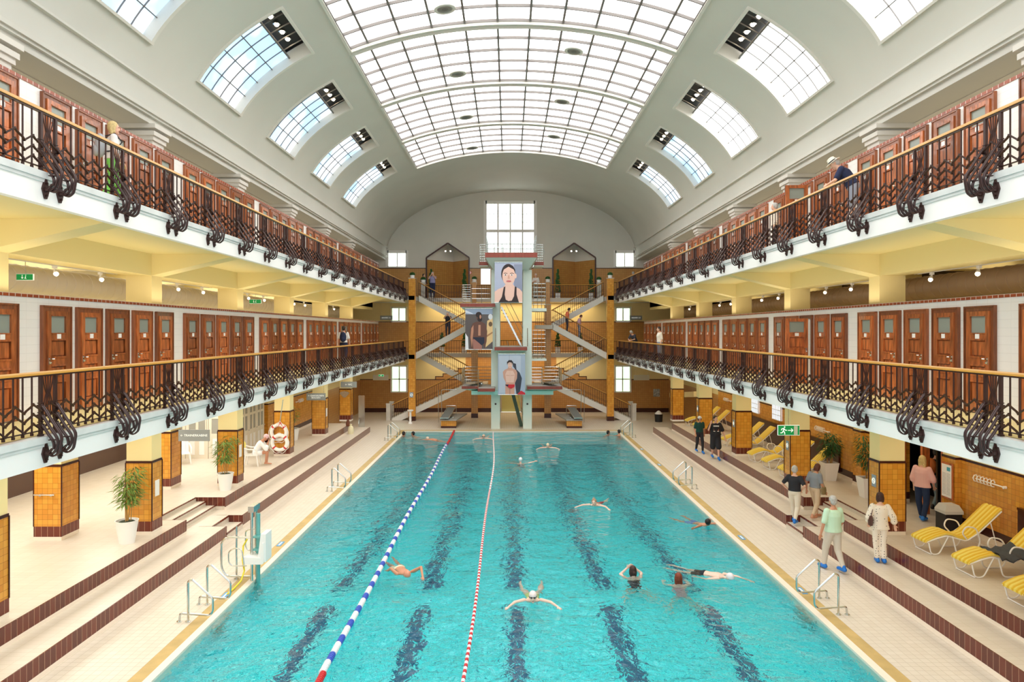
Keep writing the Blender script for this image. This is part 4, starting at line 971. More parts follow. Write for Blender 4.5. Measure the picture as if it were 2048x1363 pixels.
# ================================================================ LANE ROPES
M_blue = mat('float_blue', srgb(60, 92, 200), .4); M_red = mat('float_red', srgb(210, 36, 44), .4); M_fw = mat('float_white', srgb(246, 246, 246), .4)
t = thing('lane_rope', 'thick lane rope of blue and white floats with red ends', 'lane rope', (-3.4, 0, .03))
def fl(y0, y1, r, ring=.055):
    prof = []; z = y0; n = max(1, int((y1 - y0) / ring)); dz = (y1 - y0) / n
    for i in range(n): prof += [(r * .45, z), (r, z + dz * .15), (r, z + dz * .8), (r * .45, z + dz * .95)]; z += dz
    m = MB(); m.lathe(prof, n=10); m.v = [(v[0], v[2], v[1]) for v in m.v]; return m
mb_ = {k: fl(0, q, .062).build('float', mt, smooth=True) for k, q, mt in (('b', .30, M_blue), ('w', .42, M_fw), ('r', 1.0, M_red))}
for o in mb_.values(): COL.objects.unlink(o)
y = 7.1
while y < 41.2:
    if y < 12.0 or y > 36.0: link('float', mb_['r'].data, t, (.0 + .02 * math.sin(y * .7), y, 0)); y += 1.0
    else:
        link('float', mb_['w'].data, t, (.03 * math.sin(y * .5), y, 0)); y += .42
        link('float', mb_['b'].data, t, (.03 * math.sin(y * .5), y, 0)); y += .30
m = MB(); m.tube([(0, 6.0, 0), (0, 41.4, 0)], .01, 5); m.build('cable', M_steel, t)
t = thing('lane_rope', 'thin lane rope of small red and white striped floats', 'lane rope', (-1.02, 0, .02))
bow = lambda y: .16 * math.sin((y - 10) / 31 * PI) - .05 * math.sin(y * .35)
ra = fl(0, .105, .036, .1).build('float', M_red, smooth=True); rb = fl(0, .105, .036, .1).build('float', M_fw, smooth=True); COL.objects.unlink(ra); COL.objects.unlink(rb)
y = 10.2; n = 0; rest = {0: MB(), 1: MB()}
while y < 41.1:
    k = n % 2
    if n < 100: link('float', (ra if k == 0 else rb).data, t, (bow(y), y, 0))
    else:
        q = fl(0, .105, .036, .1); rest[1 if y > 26 and n % 4 else k].add([(v[0] + bow(y), v[1] + y, v[2]) for v in q.v], q.f)
    y += .107; n += 1
rest[0].build('float', M_red, t, smooth=True, kind='stuff'); rest[1].build('float', M_fw, t, smooth=True, kind='stuff')

# ================================================================ POOL LADDERS
def ladder(s, y, label):
    """pair of bent handrails; x grows towards the pool"""
    t = thing('pool_ladder', label, 'pool ladder', (s * 6.68, y, .05), 0, 'pool ladder handrails'); o = -s
    for dy in (-.45, .45):
        m = MB(); m.tube(fil([(0, dy, 0), (0, dy, .82), (o * .08, dy, .86), (o * .50, dy, .48), (o * .50, dy, .22), (o * .44, dy, .13), (-o * .16, dy, .17), (-o * .18, dy, 0)], .05), .023, 8)
        r_ = m.build('handrail', M_steel, t, smooth=True)
        m = MB(); m.lathe([(.05, 0), (.05, .015), (.03, .02)], (0, dy, 0), 12); m.lathe([(.05, 0), (.05, .015), (.03, .02)], (-o * .18, dy, 0), 12); m.build('floor_flange', M_steel, r_, smooth=True)
    for z in (-.3, -.6, -.9):
        m = MB(); m.box(o * .48, o * .56, -.42, .42, z, z + .03); m.build('rung', M_steel, t)
for s in (-1, 1):
    for y, w in ((14.65 if s < 0 else 15.0, 'nearest the camera'), (26.2 if s < 0 else 26.6, 'halfway down'), (38.2 if s < 0 else 39.2, 'at the far end of')):
        ladder(s, y, f'bent steel pool handrails {w} the {SIDE[s]} edge of the pool' if w[0] != 'n' else f'bent steel pool handrails on the {SIDE[s]} edge, {w}')
# depth plates
for x, y, w in ((-6.5, 19.4, 'left, farther'), (-6.5, 15.6, 'left beside the handrails'), (6.48, 20.0, 'right, near the floating swimmer'), (6.48, 15.9, 'right beside the near handrails'), (6.48, 30.9, 'right, middle'), (6.48, 35.0, 'right, far')):
    t = thing('depth_plate', f'small blue depth plate on the overflow strip, {w}', 'plate', (x, y, .049), 0, 'blue depth plates')
    m = MB(); m.box(-.06, .06, -.2, .2, 0, .008); m.build('plate', mat('plate_blue', srgb(80, 160, 215), .4), t)
    m = MB(); m.box(-.02, .02, -.14, .14, .008, .01); m.build('lettering', M_white, t)

# ================================================================ POOL HOIST
t = thing('pool_lift', 'steel pool lift with white seat on the left edge', 'pool lift', (-6.35, 16.55, .05))
m = MB()
for x, y in ((.10, .0), (.10, .28)): m.tube([(x, y, -1.2), (x, y, 1.75)], .035, 10)
m.box(.03, .17, -.06, .34, 1.62, 1.76)
m.build('mast', M_steel, t, smooth=True)
m = MB(); m.tube([(.2, .14, -1.2), (.2, .14, 1.55)], .05, 10); m.box(.12, .28, .0, .26, .7, .74); m.box(.12, .28, .0, .26, 1.0, 1.04); m.build('piston', mat('teal_metal', srgb(120, 190, 186), .3, metal=.4), t, smooth=True)
m = MB(); m.tube(fil([(.1, 0, 1.02), (-.5, 0, 1.02), (-.62, 0, .9), (-.62, 0, .3), (-.5, 0, .1), (.1, 0, .1)], .14, 6), .024, 8); m.build('guard_rail', M_steel, t, smooth=True)
m = MB(); m.tube([(-.3, .1, 0), (-.3, .1, 1.25)], .022, 8); m.lathe([(.06, 0), (.06, .02)], (-.3, .1, 0), 12); m.build('stay', M_steel, t, smooth=True)
m = MB(); m.tube(fil([(.05, -.22, .42), (-.28, -.22, .42), (-.36, -.22, .5), (-.36, -.22, .76), (-.2, -.22, .84), (-.05, -.22, .8), (0, -.22, .45)], .08), .016, 8); m.tube(fil([(.1, .3, .62), (-.1, .3, .62), (-.16, .3, .7), (-.16, .3, 1.1), (.1, .3, 1.15)], .08), .016, 8); m.build('armrest', M_steel, t, smooth=True)
m = MB(); m.prism([(-.02, .45), (.42, .45), (.46, .5), (.46, .95), (.42, .95), (.38, .6), (-.02, .62)], -.22, .22); m.prism([(.3, .5), (.5, .5), (.5, 1.15), (.38, 1.15)], -.2, .2); m.build('seat', M_white, t)
t2 = thing('hose', 'yellow hose hanging beside the pool lift down to the overflow strip', 'hose', (-6.35, 16.55, .05))
m = MB(); m.tube([(-.05, .12, .95), (-.12, .05, .8), (-.1, -.05, .5), (0, -.2, .3), (-.04, -.3, .1), (-.1, -.55, .02), (-.12, -.9, .015)], .02, 8); m.build('hose_tube', mat('hose_yellow', srgb(240, 220, 50), .4), t2, smooth=True)

# ================================================================ LOUNGERS
M_ly = bpy.data.materials.new('striped_yellow_cushion'); M_ly.use_nodes = True
def _ly():
    nt = M_ly.node_tree; b = nt.nodes['Principled BSDF']; tc = nt.nodes.new('ShaderNodeTexCoord'); w = nt.nodes.new('ShaderNodeTexWave'); w.bands_direction = 'Y'; w.inputs['Scale'].default_value = 2.6; w.inputs['Distortion'].default_value = .3
    r = nt.nodes.new('ShaderNodeValToRGB'); r.color_ramp.elements[0].color = srgb(232, 184, 20); r.color_ramp.elements[1].color = srgb(250, 226, 110); nt.links.new(tc.outputs['Object'], w.inputs[0]); nt.links.new(w.outputs[0], r.inputs[0]); nt.links.new(r.outputs[0], b.inputs['Base Color'])
    b.inputs['Roughness'].default_value = .7
_ly()
def make_lounger():
    t = thing('sun_lounger', 'x', 'sun lounger')
    P = [(0, .27), (.04, .31), (.25, .40), (.48, .46), (.62, .44), (.80, .36), (.95, .33), (1.08, .37), (1.25, .52), (1.5, .75), (1.75, .98), (1.80, 1.0)]
    m = MB(); n = 9; W = .56; vs = []
    for i, (x, z) in enumerate(P):
        for j in range(n):
            v = j / (n - 1); bulge = .035 + .018 * abs(math.sin(v * PI * 4))
            vs.append((x, (v - .5) * W, z + bulge))
        for j in range(n): v = 1 - j / (n - 1); vs.append((x, (v - .5) * W, z))
    k = 2 * n; fs = [(i * k + j, i * k + (j + 1) % k, (i + 1) * k + (j + 1) % k, (i + 1) * k + j) for i in range(len(P) - 1) for j in range(k)] + [tuple(range(k)), tuple(range(len(vs) - 1, len(vs) - k - 1, -1))]
    m.add(vs, fs); m.build('cushion', M_ly, t, smooth=True)
    for sy in (-1, 1):
        y = sy * .29
        m = MB(); m.tube(fil([(0, y * .9, .28), (.25, y, .38), (.48, y, .44), (.95, y, .31), (1.25, y, .5), (1.78, y, .98)], .08), .015, 6); m.build('side_tube', M_white, t, smooth=True)
        m = MB(); m.tube(fil([(.06, y, .28), (.12, y, .02), (.3, y, .02), (.52, y, .42)], .08), .014, 6); m.tube(fil([(.62, y, .42), (.72, y, .02), (1.15, y, .02), (1.28, y, .3), (1.15, y * 1.1, .62), (.9, y * 1.15, .66), (.82, y * 1.1, .5), (.95, y, .36)], .09), .016, 6); m.tube([(1.25, y, .25), (1.7, y, .05), (1.52, y, .72)], .013, 6); m.build('leg_frame', M_white, t, smooth=True)
    m = MB(); m.tube([(.12, -.29, .02), (.12, .29, .02)], .013, 6); m.tube([(1.7, -.29, .05), (1.7, .29, .05)], .013, 6); m.build('cross_bar', M_white, t, smooth=True)
    return t
LG = make_lounger(); lt = tree_of(LG)
for i, (x, y, rz, lb) in enumerate([(9.36, 16.3, .04, 'yellow striped sun lounger beside the black bin behind the near right pillar'), (9.36, 14.8, .03, 'yellow striped sun lounger with a dark towel on its seat'), (9.25, 13.1, .0, 'yellow striped sun lounger at the right edge of the picture'),
        (9.36, 24.55, .05, 'yellow sun lounger right behind the pillar with the exit sign'), (9.34, 26.1, .05, 'yellow sun lounger left of the exit sign pillar, second from it'), (9.32, 27.6, .05, 'yellow sun lounger left of the exit sign pillar, third from it'),
        (9.36, 29.9, .05, 'yellow sun lounger half hidden by the third right pillar'), (9.38, 31.3, .05, 'yellow sun lounger right beside the man in black'), (9.38, 36.1, .05, 'yellow sun lounger behind the woman in the white cap'), (9.4, 37.8, .05, 'farthest yellow sun lounger by the last steps')]):
    o = LG if i == 0 else dup(LG, (x, y, .82), rz, tree=lt)
    o.location = (x, y, .82); o.rotation_euler = (0, 0, rz); o['label'] = lb; o['group'] = 'yellow sun loungers on the right terrace'
t = thing('towel', 'dark grey towel thrown over the seat of a yellow lounger', 'towel', (10.25, 14.72, 1.27))
m = MB(); vs = []; rr = random.Random(4)
for i in range(9):
    for j in range(9):
        x = (i / 8 - .5) * .62; y = (j / 8 - .5) * .74; vs.append((x, y, .045 + .04 * math.sin(i * 1.7 + j) + (.35 * max(0, x - .05)) - (.35 * max(0, abs(y) - .3) * 3)))
o_ = [(v[0], v[1], v[2] - .02) for v in vs]; fs = [(i * 9 + j, i * 9 + j + 1, (i + 1) * 9 + j + 1, (i + 1) * 9 + j) for i in range(8) for j in range(8)]
m.add(vs, fs); m.add(o_, [tuple(reversed(f)) for f in fs]); m.build('cloth', mat('towel_grey', srgb(74, 76, 80), .9, bump=.5, nscale=20), t, smooth=True)
# ================================================================ PLASTIC CHAIRS
def plastic_chair(loc, rz, label):
    t = thing('plastic_chair', label, 'chair', loc, rz, 'white plastic armchairs')
    m = MB(); m.box(-.24, .24, -.22, .24, .40, .43); m.build('seat', M_white, t)
    m = MB()
    n = 9
    for i in range(n):
        x0 = -.24 + .48 * i / n; x1 = x0 + .042; m.prism([(-.22, .43), (-.24, .43), (-.36, .86), (-.34, .86)], x0, x1, 'x')
    m.prism([(-.34, .82), (-.36, .82), (-.38, .92), (-.35, .92)], -.26, .26, 'x'); m.build('backrest', M_white, t)
    for sx in (-1, 1):
        m = MB(); m.tube(fil([(sx * .27, -.34, .74), (sx * .29, -.1, .66), (sx * .29, .2, .65), (sx * .28, .24, .42)], .06), .024, 6); m.build('armrest', M_white, t, smooth=True)
        for sy in (-1, 1): m = MB(); m.tube([(sx * .23, sy * .2, .42), (sx * .27, sy * .26, 0)], [.03, .02], 6); m.build('leg', M_white, t, smooth=True)
plastic_chair((-9.95, 26.7, .82), -PI / 2 + .15, 'white plastic armchair under the seated woman')
plastic_chair((-12.75, 27.0, .82), -2.6, 'empty white plastic armchair beside the white glazed doors')
# ================================================================ PLANTS
def bamboo(loc, label, h=1.85, pot='round', seed=1, n=150, group='potted bamboos'):
    t = thing('potted_bamboo', label, 'plant', loc, 0, group)
    m = MB()
    if pot == 'round': m.lathe([(.17, 0), (.21, .25), (.25, .52), (.265, .55), (.24, .55), (.22, .50)], n=24)
    else:
        a, b_ = .17, .25; m.add([(i * q, j * q, z) for z, q in ((0, a), (.62, b_), (.62, b_ - .03), (.56, b_ - .04)) for i, j in ((-1, -1), (1, -1), (1, 1), (-1, 1))], [(0, 3, 2, 1)] + [(k * 4 + i, k * 4 + (i + 1) % 4, k * 4 + 4 + (i + 1) % 4, k * 4 + 4 + i) for k in range(3) for i in range(4)])
    m.build('pot', M_white, t, smooth=pot == 'round')
    m = MB(); m.lathe([(.2, .5), (.15, .53), (.02, .54)], n=14); m.build('soil', mat('soil', srgb(60, 70, 50), .9), t)
    rr = random.Random(seed); st = MB(); lf = MB()
    for k in range(6):
        a = rr.uniform(0, 6.3); r0 = rr.uniform(.02, .1); hh = h * rr.uniform(.8, 1.0)
        top = Vector((math.cos(a) * rr.uniform(.1, .3), math.sin(a) * rr.uniform(.1, .3), hh)); b0 = Vector((r0 * math.cos(a), r0 * math.sin(a), .5)); mid = (b0 + top) / 2 + Vector((rr.uniform(-.04, .04), rr.uniform(-.04, .04), 0))
        st.tube([b0, mid, top], [.012, .010, .004], 5)
        for i in range(n // 6):
            u = rr.uniform(.35, 1); p = b0.lerp(top, u) ; q = rr.uniform(0, 6.3); L = rr.uniform(.13, .24); dr = Vector((math.cos(q), math.sin(q), rr.uniform(-.9, .1))).normalized()
            p = p + Vector((math.cos(q), math.sin(q), .1)) * rr.uniform(.02, .22); sd = dr.cross(Vector((0, 0, 1))).normalized() * .02
            lf.add([p, p + dr * L * .4 + sd, p + dr * L - Vector((0, 0, .03)), p + dr * L * .4 - sd], [(0, 1, 2, 3)])
    st.build('stem', mat('bamboo_stem', srgb(196, 150, 84), .5), t); lf.build('foliage', M_leafl if seed % 2 else M_leaf, t)
bamboo((-9.42, 16.95, .82), 'bamboo in a round white pot before the nearest full left pillar', 1.9, seed=1, n=480)
bamboo((-9.32, 22.6, .82), 'bamboo in a round white pot before the second left pillar', 1.9, seed=3, n=400)
bamboo((-10.3, 33.0, .82), 'bushy bamboo beyond the pillar with the life rings', 1.6, seed=5, n=120)
bamboo((10.85, 24.1, .82), 'bamboo in a tapered square white pot by the right wall', 1.75, 'square', seed=2, n=480)
bamboo((10.9, 21.6, .82), 'bamboo mostly hidden behind the near right pillar by the doorway', 1.95, 'square', seed=4, n=400)
# ================================================================ BINS
def bin_(loc, label, w=.25, h=.72, rnd=False):
    t = thing('waste_bin', label, 'bin', loc, 0)
    m = MB(); 
    if rnd: m.lathe([(.24, 0), (.27, h * .7), (.25, h * .7)], n=20)
    else: m.prism([(-w, -w), (w, -w), (w, w), (-w, w)], 0, h * .72, 'z')
    m.build('bin_body', M_blk, t)
    m = MB()
    if rnd: m.lathe([(.26, h * .68), (.2, h * .82), (.05, h), (0.01, h)], n=20); m.build('plastic_bag', M_white, t, smooth=True)
    else:
        e = w + .02; m.add([(-e, -e, h * .7), (e, -e, h * .7), (e, e, h * .7), (-e, e, h * .7), (-e * .7, -e * .7, h), (e * .7, -e * .7, h), (e * .7, e * .7, h), (-e * .7, e * .7, h), (-e, -e, h * .8), (e, -e, h * .8), (e, e, h * .8), (-e, e, h * .8)], [(3, 2, 1, 0), (0, 1, 9, 8), (1, 2, 10, 9), (2, 3, 11, 10), (3, 0, 8, 11), (8, 9, 5, 4), (9, 10, 6, 5), (10, 11, 7, 6), (11, 8, 4, 7), (4, 5, 6, 7)])
        m.build('swing_lid', mat('lid_grey', srgb(206, 204, 196), .5), t)
bin_((11.05, 17.85, .82), 'black bin with grey swing lid beside the doorway', .21)
bin_((9.6, 45.6, .05), 'round black bin with a white bag in the far right corner', rnd=True)
# pedestal, bag
t = thing('pedestal', 'slim white pedestal beside the outer left stair pier', 'pedestal', (-6.45, 44.7, .05))
m = MB(); m.lathe([(.14, 0), (.13, .06), (.08, .1), (.07, .72), (.12, .78)], n=18); m.build('column', M_white, t, smooth=True); m = MB(); m.lathe([(.12, .78), (.2, .82), (.2, .87), (.18, .87)], n=18); m.build('basin', M_white, t, smooth=True)
t = thing('bag', 'small cream and brown bags left on the far left step', 'bag', (-8.65, 37.6, .44))
m = MB(); m.lathe([(.14, 0), (.17, .15), (.13, .35), (.05, .45), (.07, .52)], n=12); m.build('bag_body', mat('bag_cream', srgb(240, 230, 190), .8, bump=.5), t, smooth=True)
m = MB(); m.lathe([(.1, 0), (.12, .12), (.06, .34)], (-.2, .2, .38), 10); m.build('side_pouch', mat('bag_brown', srgb(120, 70, 50), .8), t, smooth=True)
# ================================================================ LIFE RINGS
M_rw = mat('ring_white', srgb(250, 246, 240), .5)
def ring(loc, label):
    t = thing('life_ring', label, 'life ring', loc, 0, 'life rings on the left pillar')
    m = MB(); m.tube([(.30 * math.cos(a), 0, .30 * math.sin(a)) for a in [2 * PI * i / 32 for i in range(32)]], .075, 10, closed=True); m.build('ring', M_rw, t, smooth=True)
    for a in (-.75, -2.4, .75, 2.4):
        m = MB(); p = [(.30 * math.cos(a + e), 0, .30 * math.sin(a + e)) for e in (-.1, 0, .1)]; m.tube(p, .079, 10); m.build('red_band', M_red, t, smooth=True)
    m = MB(); m.tube([(.40 * math.cos(a) , -.05, .40 * math.sin(a) - .05 * math.sin(a * 4) ** 2) for a in [2 * PI * i / 40 for i in range(40)]], .01, 5, closed=True); m.build('grab_line', M_rw, t, smooth=True)
ring((-9.56, 28.6, 1.82), 'upper white life ring hanging on the left pillar'); ring((-9.48, 28.45, 1.42), 'lower white life ring with red bands on the left pillar')
t = thing('rescue_pole', 'grey rescue pole with red strap above the life rings', 'pole', (-9.5, 28.55, 2.2))
m = MB(); m.tube([(.12, 0, .95), (0, 0, .05)], .018, 8); m.build('pole', M_steel, t, smooth=True); m = MB(); m.prism([(-.14, -.25), (.02, .05), (.16, -.25), (.02, .0)], -.03, .0); m.build('red_strap', M_red, t)
m = MB(); m.tube([(-.28, -.02, -.25), (0, -.02, .08), (.28, -.02, -.25)], .012, 5); m.build('cord', M_rw, t)
# ================================================================ SIGNS
def text(s_, size, mt, parent, loc, rot=(PI / 2, 0, 0), ax='CENTER'):
    c = bpy.data.curves.new('lettering', 'FONT'); c.body = s_; c.size = size; c.align_x = ax; c.align_y = 'CENTER'; c.extrude = .001; c.materials.append(mt)
    q = bpy.data.objects.new('lettering_curve', c); me = bpy.data.meshes.new_from_object(q); bpy.data.objects.remove(q); me.name = 'lettering'
    o = bpy.data.objects.new('lettering', me); COL.objects.link(o); o.parent = parent; o.location = loc; o.rotation_euler = rot; return o
M_sg = mat('sign_grey', srgb(150, 156, 156), .4); M_green = mat('sign_green', srgb(0, 140, 70), .4, emit=.25); M_sw = mat('sign_white', srgb(250, 252, 245), .4, emit=.3)
def hang_sign(loc, w, h, label, txt=None, sz=.1, top=3.9, mt=None):
    t = thing('hanging_sign', label, 'sign', loc)
    m = MB(); m.box(-w / 2, w / 2, -.02, .02, 0, h); m.build('sign_board', mt or M_sg, t)
    m = MB()
    for q in (-.4, .4): m.tube([(q * w, 0, h), (q * w, 0, top - loc[2])], .006, 5)
    m.build('hanger', M_steel, t)
    if txt: text(txt, sz, M_sw, t, (0, -.024, h / 2))
    return t
hang_sign((-10.15, 22.2, 2.46), .98, .36, 'grey hanging sign with an arrow near the second left pillar', '\u2190 TRAINERKABINE', .1, 4.0)
hang_sign((-9.5, 33.9, 2.60), .92, .34, 'blue-grey two-line hanging sign near the fourth left pillar', '\u2190 GARDEROBEN\nBRAUSEN', .1, 4.0)
hang_sign((-9.15, 39.3, 2.78), .9, .33, 'blue-grey hanging sign with arrow and figure near the last left pillar', '\u2190 WC', .14, 4.0)
for s in (-1, 1):
    hang_sign((s * 8.65, 48.5, 6.72), .85, .3, f'grey hanging sign in the {SIDE[s]} middle corridor at the back', 'BRAUSEN - 22', .1, 8.0)
    hang_sign((s * 8.85, 47.5, 2.62), 1.05, .36, f'translucent hanging sign at the back of the {SIDE[s]} ground aisle', None, .1, 4.0, mat('sign_beige', srgb(196, 186, 160), .4))
def exit_sign(loc, w, h, label, top, flip=1, down=False):
    t = thing('exit_sign', label, 'sign', loc)
    m = MB(); m.box(-w / 2, w / 2, -.02, .02, 0, h); m.build('sign_board', M_sw, t)
    m = MB(); m.box(-w / 2 + .01 * w, w / 2 - .01 * w, -.024, -.02, .04 * h, .96 * h); m.build('green_field', M_green, t)
    u = h; m = MB(); f = lambda x, z: (x * u, -.027, z * u)
    def bar(p, q, th=.07): m.obox(f(*p), f(*q), .004, th * u, (0, 0, 1)) if abs(p[0] - q[0]) > 1e-3 else m.box(p[0] * u - th * u / 2, p[0] * u + th * u / 2, -.03, -.026, p[1] * u, q[1] * u)
    if not down:
        m.ball(f(-.42, .82), .075 * u, .004, .075 * u, 10, 6)
        for p, q in (((-.48, .70), (-.55, .42)), ((-.55, .44), (-.42, .3)), ((-.42, .3), (-.40, .1)), ((-.56, .44), (-.66, .25)), ((-.66, .25), (-.84, .25)), ((-.48, .68), (-.68, .66)), ((-.68, .66), (-.74, .5)), ((-.47, .66), (-.34, .5)), ((-.34, .5), (-.2, .52))): bar(p, q, .085)
        bar((-.1, .5), (.38, .5)); bar((.22, .68), (.4, .5)); bar((.22, .32), (.4, .5)); m.build('running_figure', M_sw, t)
        m = MB(); m.box(.5 * u, .86 * u, -.028, -.024, .08 * u, .92 * u); m.build('door_field', mat('sign_cream', srgb(225, 220, 200), .4), t)
    else:
        bar((-.35, .25), (-.35, .85)); bar((-.5, .45), (-.35, .25)); bar((-.2, .45), (-.35, .25)); m.ball(f(.2, .8), .06 * u, .004, .06 * u, 8, 5); bar((.2, .7), (.14, .45)); bar((.14, .45), (.25, .2)); bar((.14, .45), (.02, .25)); m.build('running_figure', M_sw, t)
    m = MB(); m.tube([(0, 0, h), (0, 0, top - loc[2])], .008, 5); m.build('hanger', M_steel, t)
exit_sign((7.82, 20.0, 2.97), .62, .29, 'green exit sign with running figure and right arrow under the right gallery', 4.04)
exit_sign((-10.05, 14.3, 6.98), .34, .13, 'green exit sign above the left middle cabins nearest the camera', 7.9, down=True)
exit_sign((-10.05, 27.3, 7.02), .46, .16, 'green exit sign above the left middle cabins farther back', 7.9, down=True)
exit_sign((-8.4, 45.2, 3.02), .34, .13, 'small green exit sign on the far left ground pillar', 4.0, down=True)
# pillar plates
def plate(loc, label, w=.2, h=.3, face='x', s=1, mt=None, disc=True):
    t = thing('wall_plate', label, 'sign', loc)
    m = MB(); o = -s
    if face == 'x': m.box(0, o * .012, -w / 2, w / 2, 0, h)
    else: m.box(-w / 2, w / 2, -.012, 0, 0, h)
    m.build('plate', mt or mat('plate_grey_blue', srgb(150, 166, 178), .4), t)
    if disc:
        m = MB(); m.tube([(o * .014, w * .33 * math.cos(a), h / 2 + w * .33 * math.sin(a)) if face == 'x' else (w * .33 * math.cos(a), -.014, h / 2 + w * .33 * math.sin(a)) for a in [2 * PI * i / 20 for i in range(20)]], .012, 5, closed=True)
        m.tube([(o * .014, -w * .2, h * .4), (o * .014, w * .2, h * .6)] if face == 'x' else [(-w * .2, -.014, h * .4), (w * .2, -.014, h * .6)], .01, 5); m.build('pictogram', M_sw, t)
for k, y in ((2, 17.86), (3, 23.4), (4, 28.98), (5, 34.5)): plate((PX - .001, y, 1.98), f'grey pictogram plate on the pool side of the right pillar, {ORD[k - 2]} from the camera', s=1)
for k, y in ((2, 17.86), (3, 23.4), (5, 34.5)): plate((-PX + .001, y, 1.75), f'white notice on the pool side of the left pillar, {ORD[k - 2]} from the camera', .2, .4, s=-1, mt=M_white, disc=False)
plate((-6.55, 45.94, 1.6), 'grey plate on the outer left stair pier', .24, .34, 'y')
plate((-3.25 + .25, 50.96, 10.1), 'red fire extinguisher sign beside the left niche', .24, .2, 'y', mt=M_red)
plate((9.42, 45.39, 1.7), 'framed black and white picture on the last right pillar', .42, .5, 'y', mt=mat('photo_print', srgb(120, 116, 108), .6, noise=.9, nscale=9), disc=False)
t = thing('notice_board', 'wood framed notice board beside the doorway on the right wall', 'notice board', (11.34, 18.36, 1.55))
m = MB(); m.box(-.03, 0, -.24, .24, 0, .95); m.build('frame', M_wood, t); m = MB(); m.box(-.036, -.03, -.2, .2, .05, .9); m.build('paper', M_white, t); m = MB(); m.box(-.038, -.036, -.16, -.02, .74, .84); m.build('blue_heading', mat('heading_blue', srgb(70, 170, 190), .5), t)
m = MB()
for i in range(16): m.box(-.038, -.036, -.16, -.01, .12 + .036 * i, .13 + .036 * i); m.box(-.038, -.036, .02, .17, .12 + .036 * i, .13 + .036 * i)
m.build('print', mat('print_grey', srgb(170, 170, 168), .6), t)
# coat hooks
def hooks(s, x, y, z, label):
    t = thing('coat_hook_rail', label, 'coat hooks', (x, y, z), 0, 'white coat hook rails'); o = -s
    m = MB(); m.tube([(o * .04, -.5, 0), (o * .04, .5, 0)], .018, 8); m.tube([(0, -.5, 0), (o * .07, -.5, 0)], .035, 10); m.build('rail', M_white, t, smooth=True)
    for i in range(6):
        m = MB(); yy = -.15 + i * .125; m.tube([(o * .04, yy, -.06), (o * .10, yy, -.05), (o * .13, yy, .02), (o * .10, yy, .09), (o * .05, yy, .1), (o * .02, yy, .03)], .014, 6); m.build('hook', M_white, t, smooth=True)
for y, w in ((16.9, 'nearest the camera'), (25.9, 'above the potted bamboo'), (35.1, 'near the far loungers'), (37.1, 'at the far end')): hooks(1, 11.48, y, 2.28, f'white coat hook rail on the right wall {w}')
for y, w in ((33.2, 'near'), (36.0, 'far')): hooks(-1, -10.98, y, 2.35, f'white coat hook rail on the far left wall, {w} one')
# grab bar on rear left pillar, fittings
t = thing('grab_bar', 'steel grab bar on the front of the rear left pillar', 'grab bar', (-11.45, 17.13, 1.95))
m = MB(); m.tube([(-.3, -.07, 0), (.2, -.07, 0)], .016, 8); m.build('bar', M_steel, t, smooth=True)
for q in (-.15, .12): m = MB(); m.tube([(q, 0, -.01), (q, -.08, -.01)], .03, 8); m.build('mount', M_steel, t, smooth=True)
t = thing('wall_lamp', 'fan shaped metal lamp on the far left ground pillar', 'lamp', (-9.5, 39.83, 2.3))
m = MB(); m.prism([(-.28, .12), (-.2, .2), (0, .24), (.2, .2), (.28, .12), (.06, -.12), (-.06, -.12)], -.08, 0); m.build('shade', M_steel, t)
t = thing('shower_panel', 'tall stainless steel shower panel beside the fifth left pillar', 'shower panel', (-8.75, 40.2, .05))
m = MB(); m.box(-.05, .3, 0, .1, 0, 2.2); m.build('panel', M_steel, t); m = MB(); m.tube([(-.1, -.05, .75), (.0, -.05, .85), (-.02, -.12, .6)], .02, 6); m.build('lever', M_chrome, t)
m = MB(); m.prism([(40, 2.5), (46, 1.9), (46, 1.6), (40, 2.2)], 10.4, 11.4, 'x'); m.build('ceiling_stair_soffit', M_cream, kind='structure', label='cream sloping underside of a side stair on the far right', category='ceiling')
# ================================================================ PEOPLE
V = Vector
M_skin = mat('skin', srgb(232, 180, 152), .55); M_skin2 = mat('skin_tanned', srgb(206, 144, 112), .55); M_skin3 = mat('skin_pale', srgb(240, 200, 180), .55)
M_cover = mat('shoe_cover_blue', srgb(20, 120, 214), .4, bump=.5, nscale=25)
def H(n, r, g, b, bump=.4, ns=40): return mat('hair_' + n, srgb(r, g, b), .6, noise=.25, nscale=ns, bump=bump)
def F(n, r, g, b): return mat('cloth_' + n, srgb(r, g, b), .85, bump=.35, nscale=9)
def dots():
    m = bpy.data.materials.new('cloth_polka'); m.use_nodes = True; nt = m.node_tree; b = nt.nodes['Principled BSDF']; tc = nt.nodes.new('ShaderNodeTexCoord'); v = nt.nodes.new('ShaderNodeTexVoronoi'); v.inputs['Scale'].default_value = 17; v.inputs['Randomness'].default_value = .35
    g = nt.nodes.new('ShaderNodeMath'); g.operation = 'LESS_THAN'; g.inputs[1].default_value = .2; x = nt.nodes.new('ShaderNodeMix'); x.data_type = 'RGBA'; x.inputs[6].default_value = srgb(246, 232, 214); x.inputs[7].default_value = srgb(50, 40, 44)
    nt.links.new(tc.outputs['Object'], v.inputs['Vector']); nt.links.new(v.outputs['Distance'], g.inputs[0]); nt.links.new(g.outputs[0], x.inputs[0]); nt.links.new(x.outputs[2], b.inputs['Base Color']); b.inputs['Roughness'].default_value = .9; return m
M_dots = dots()
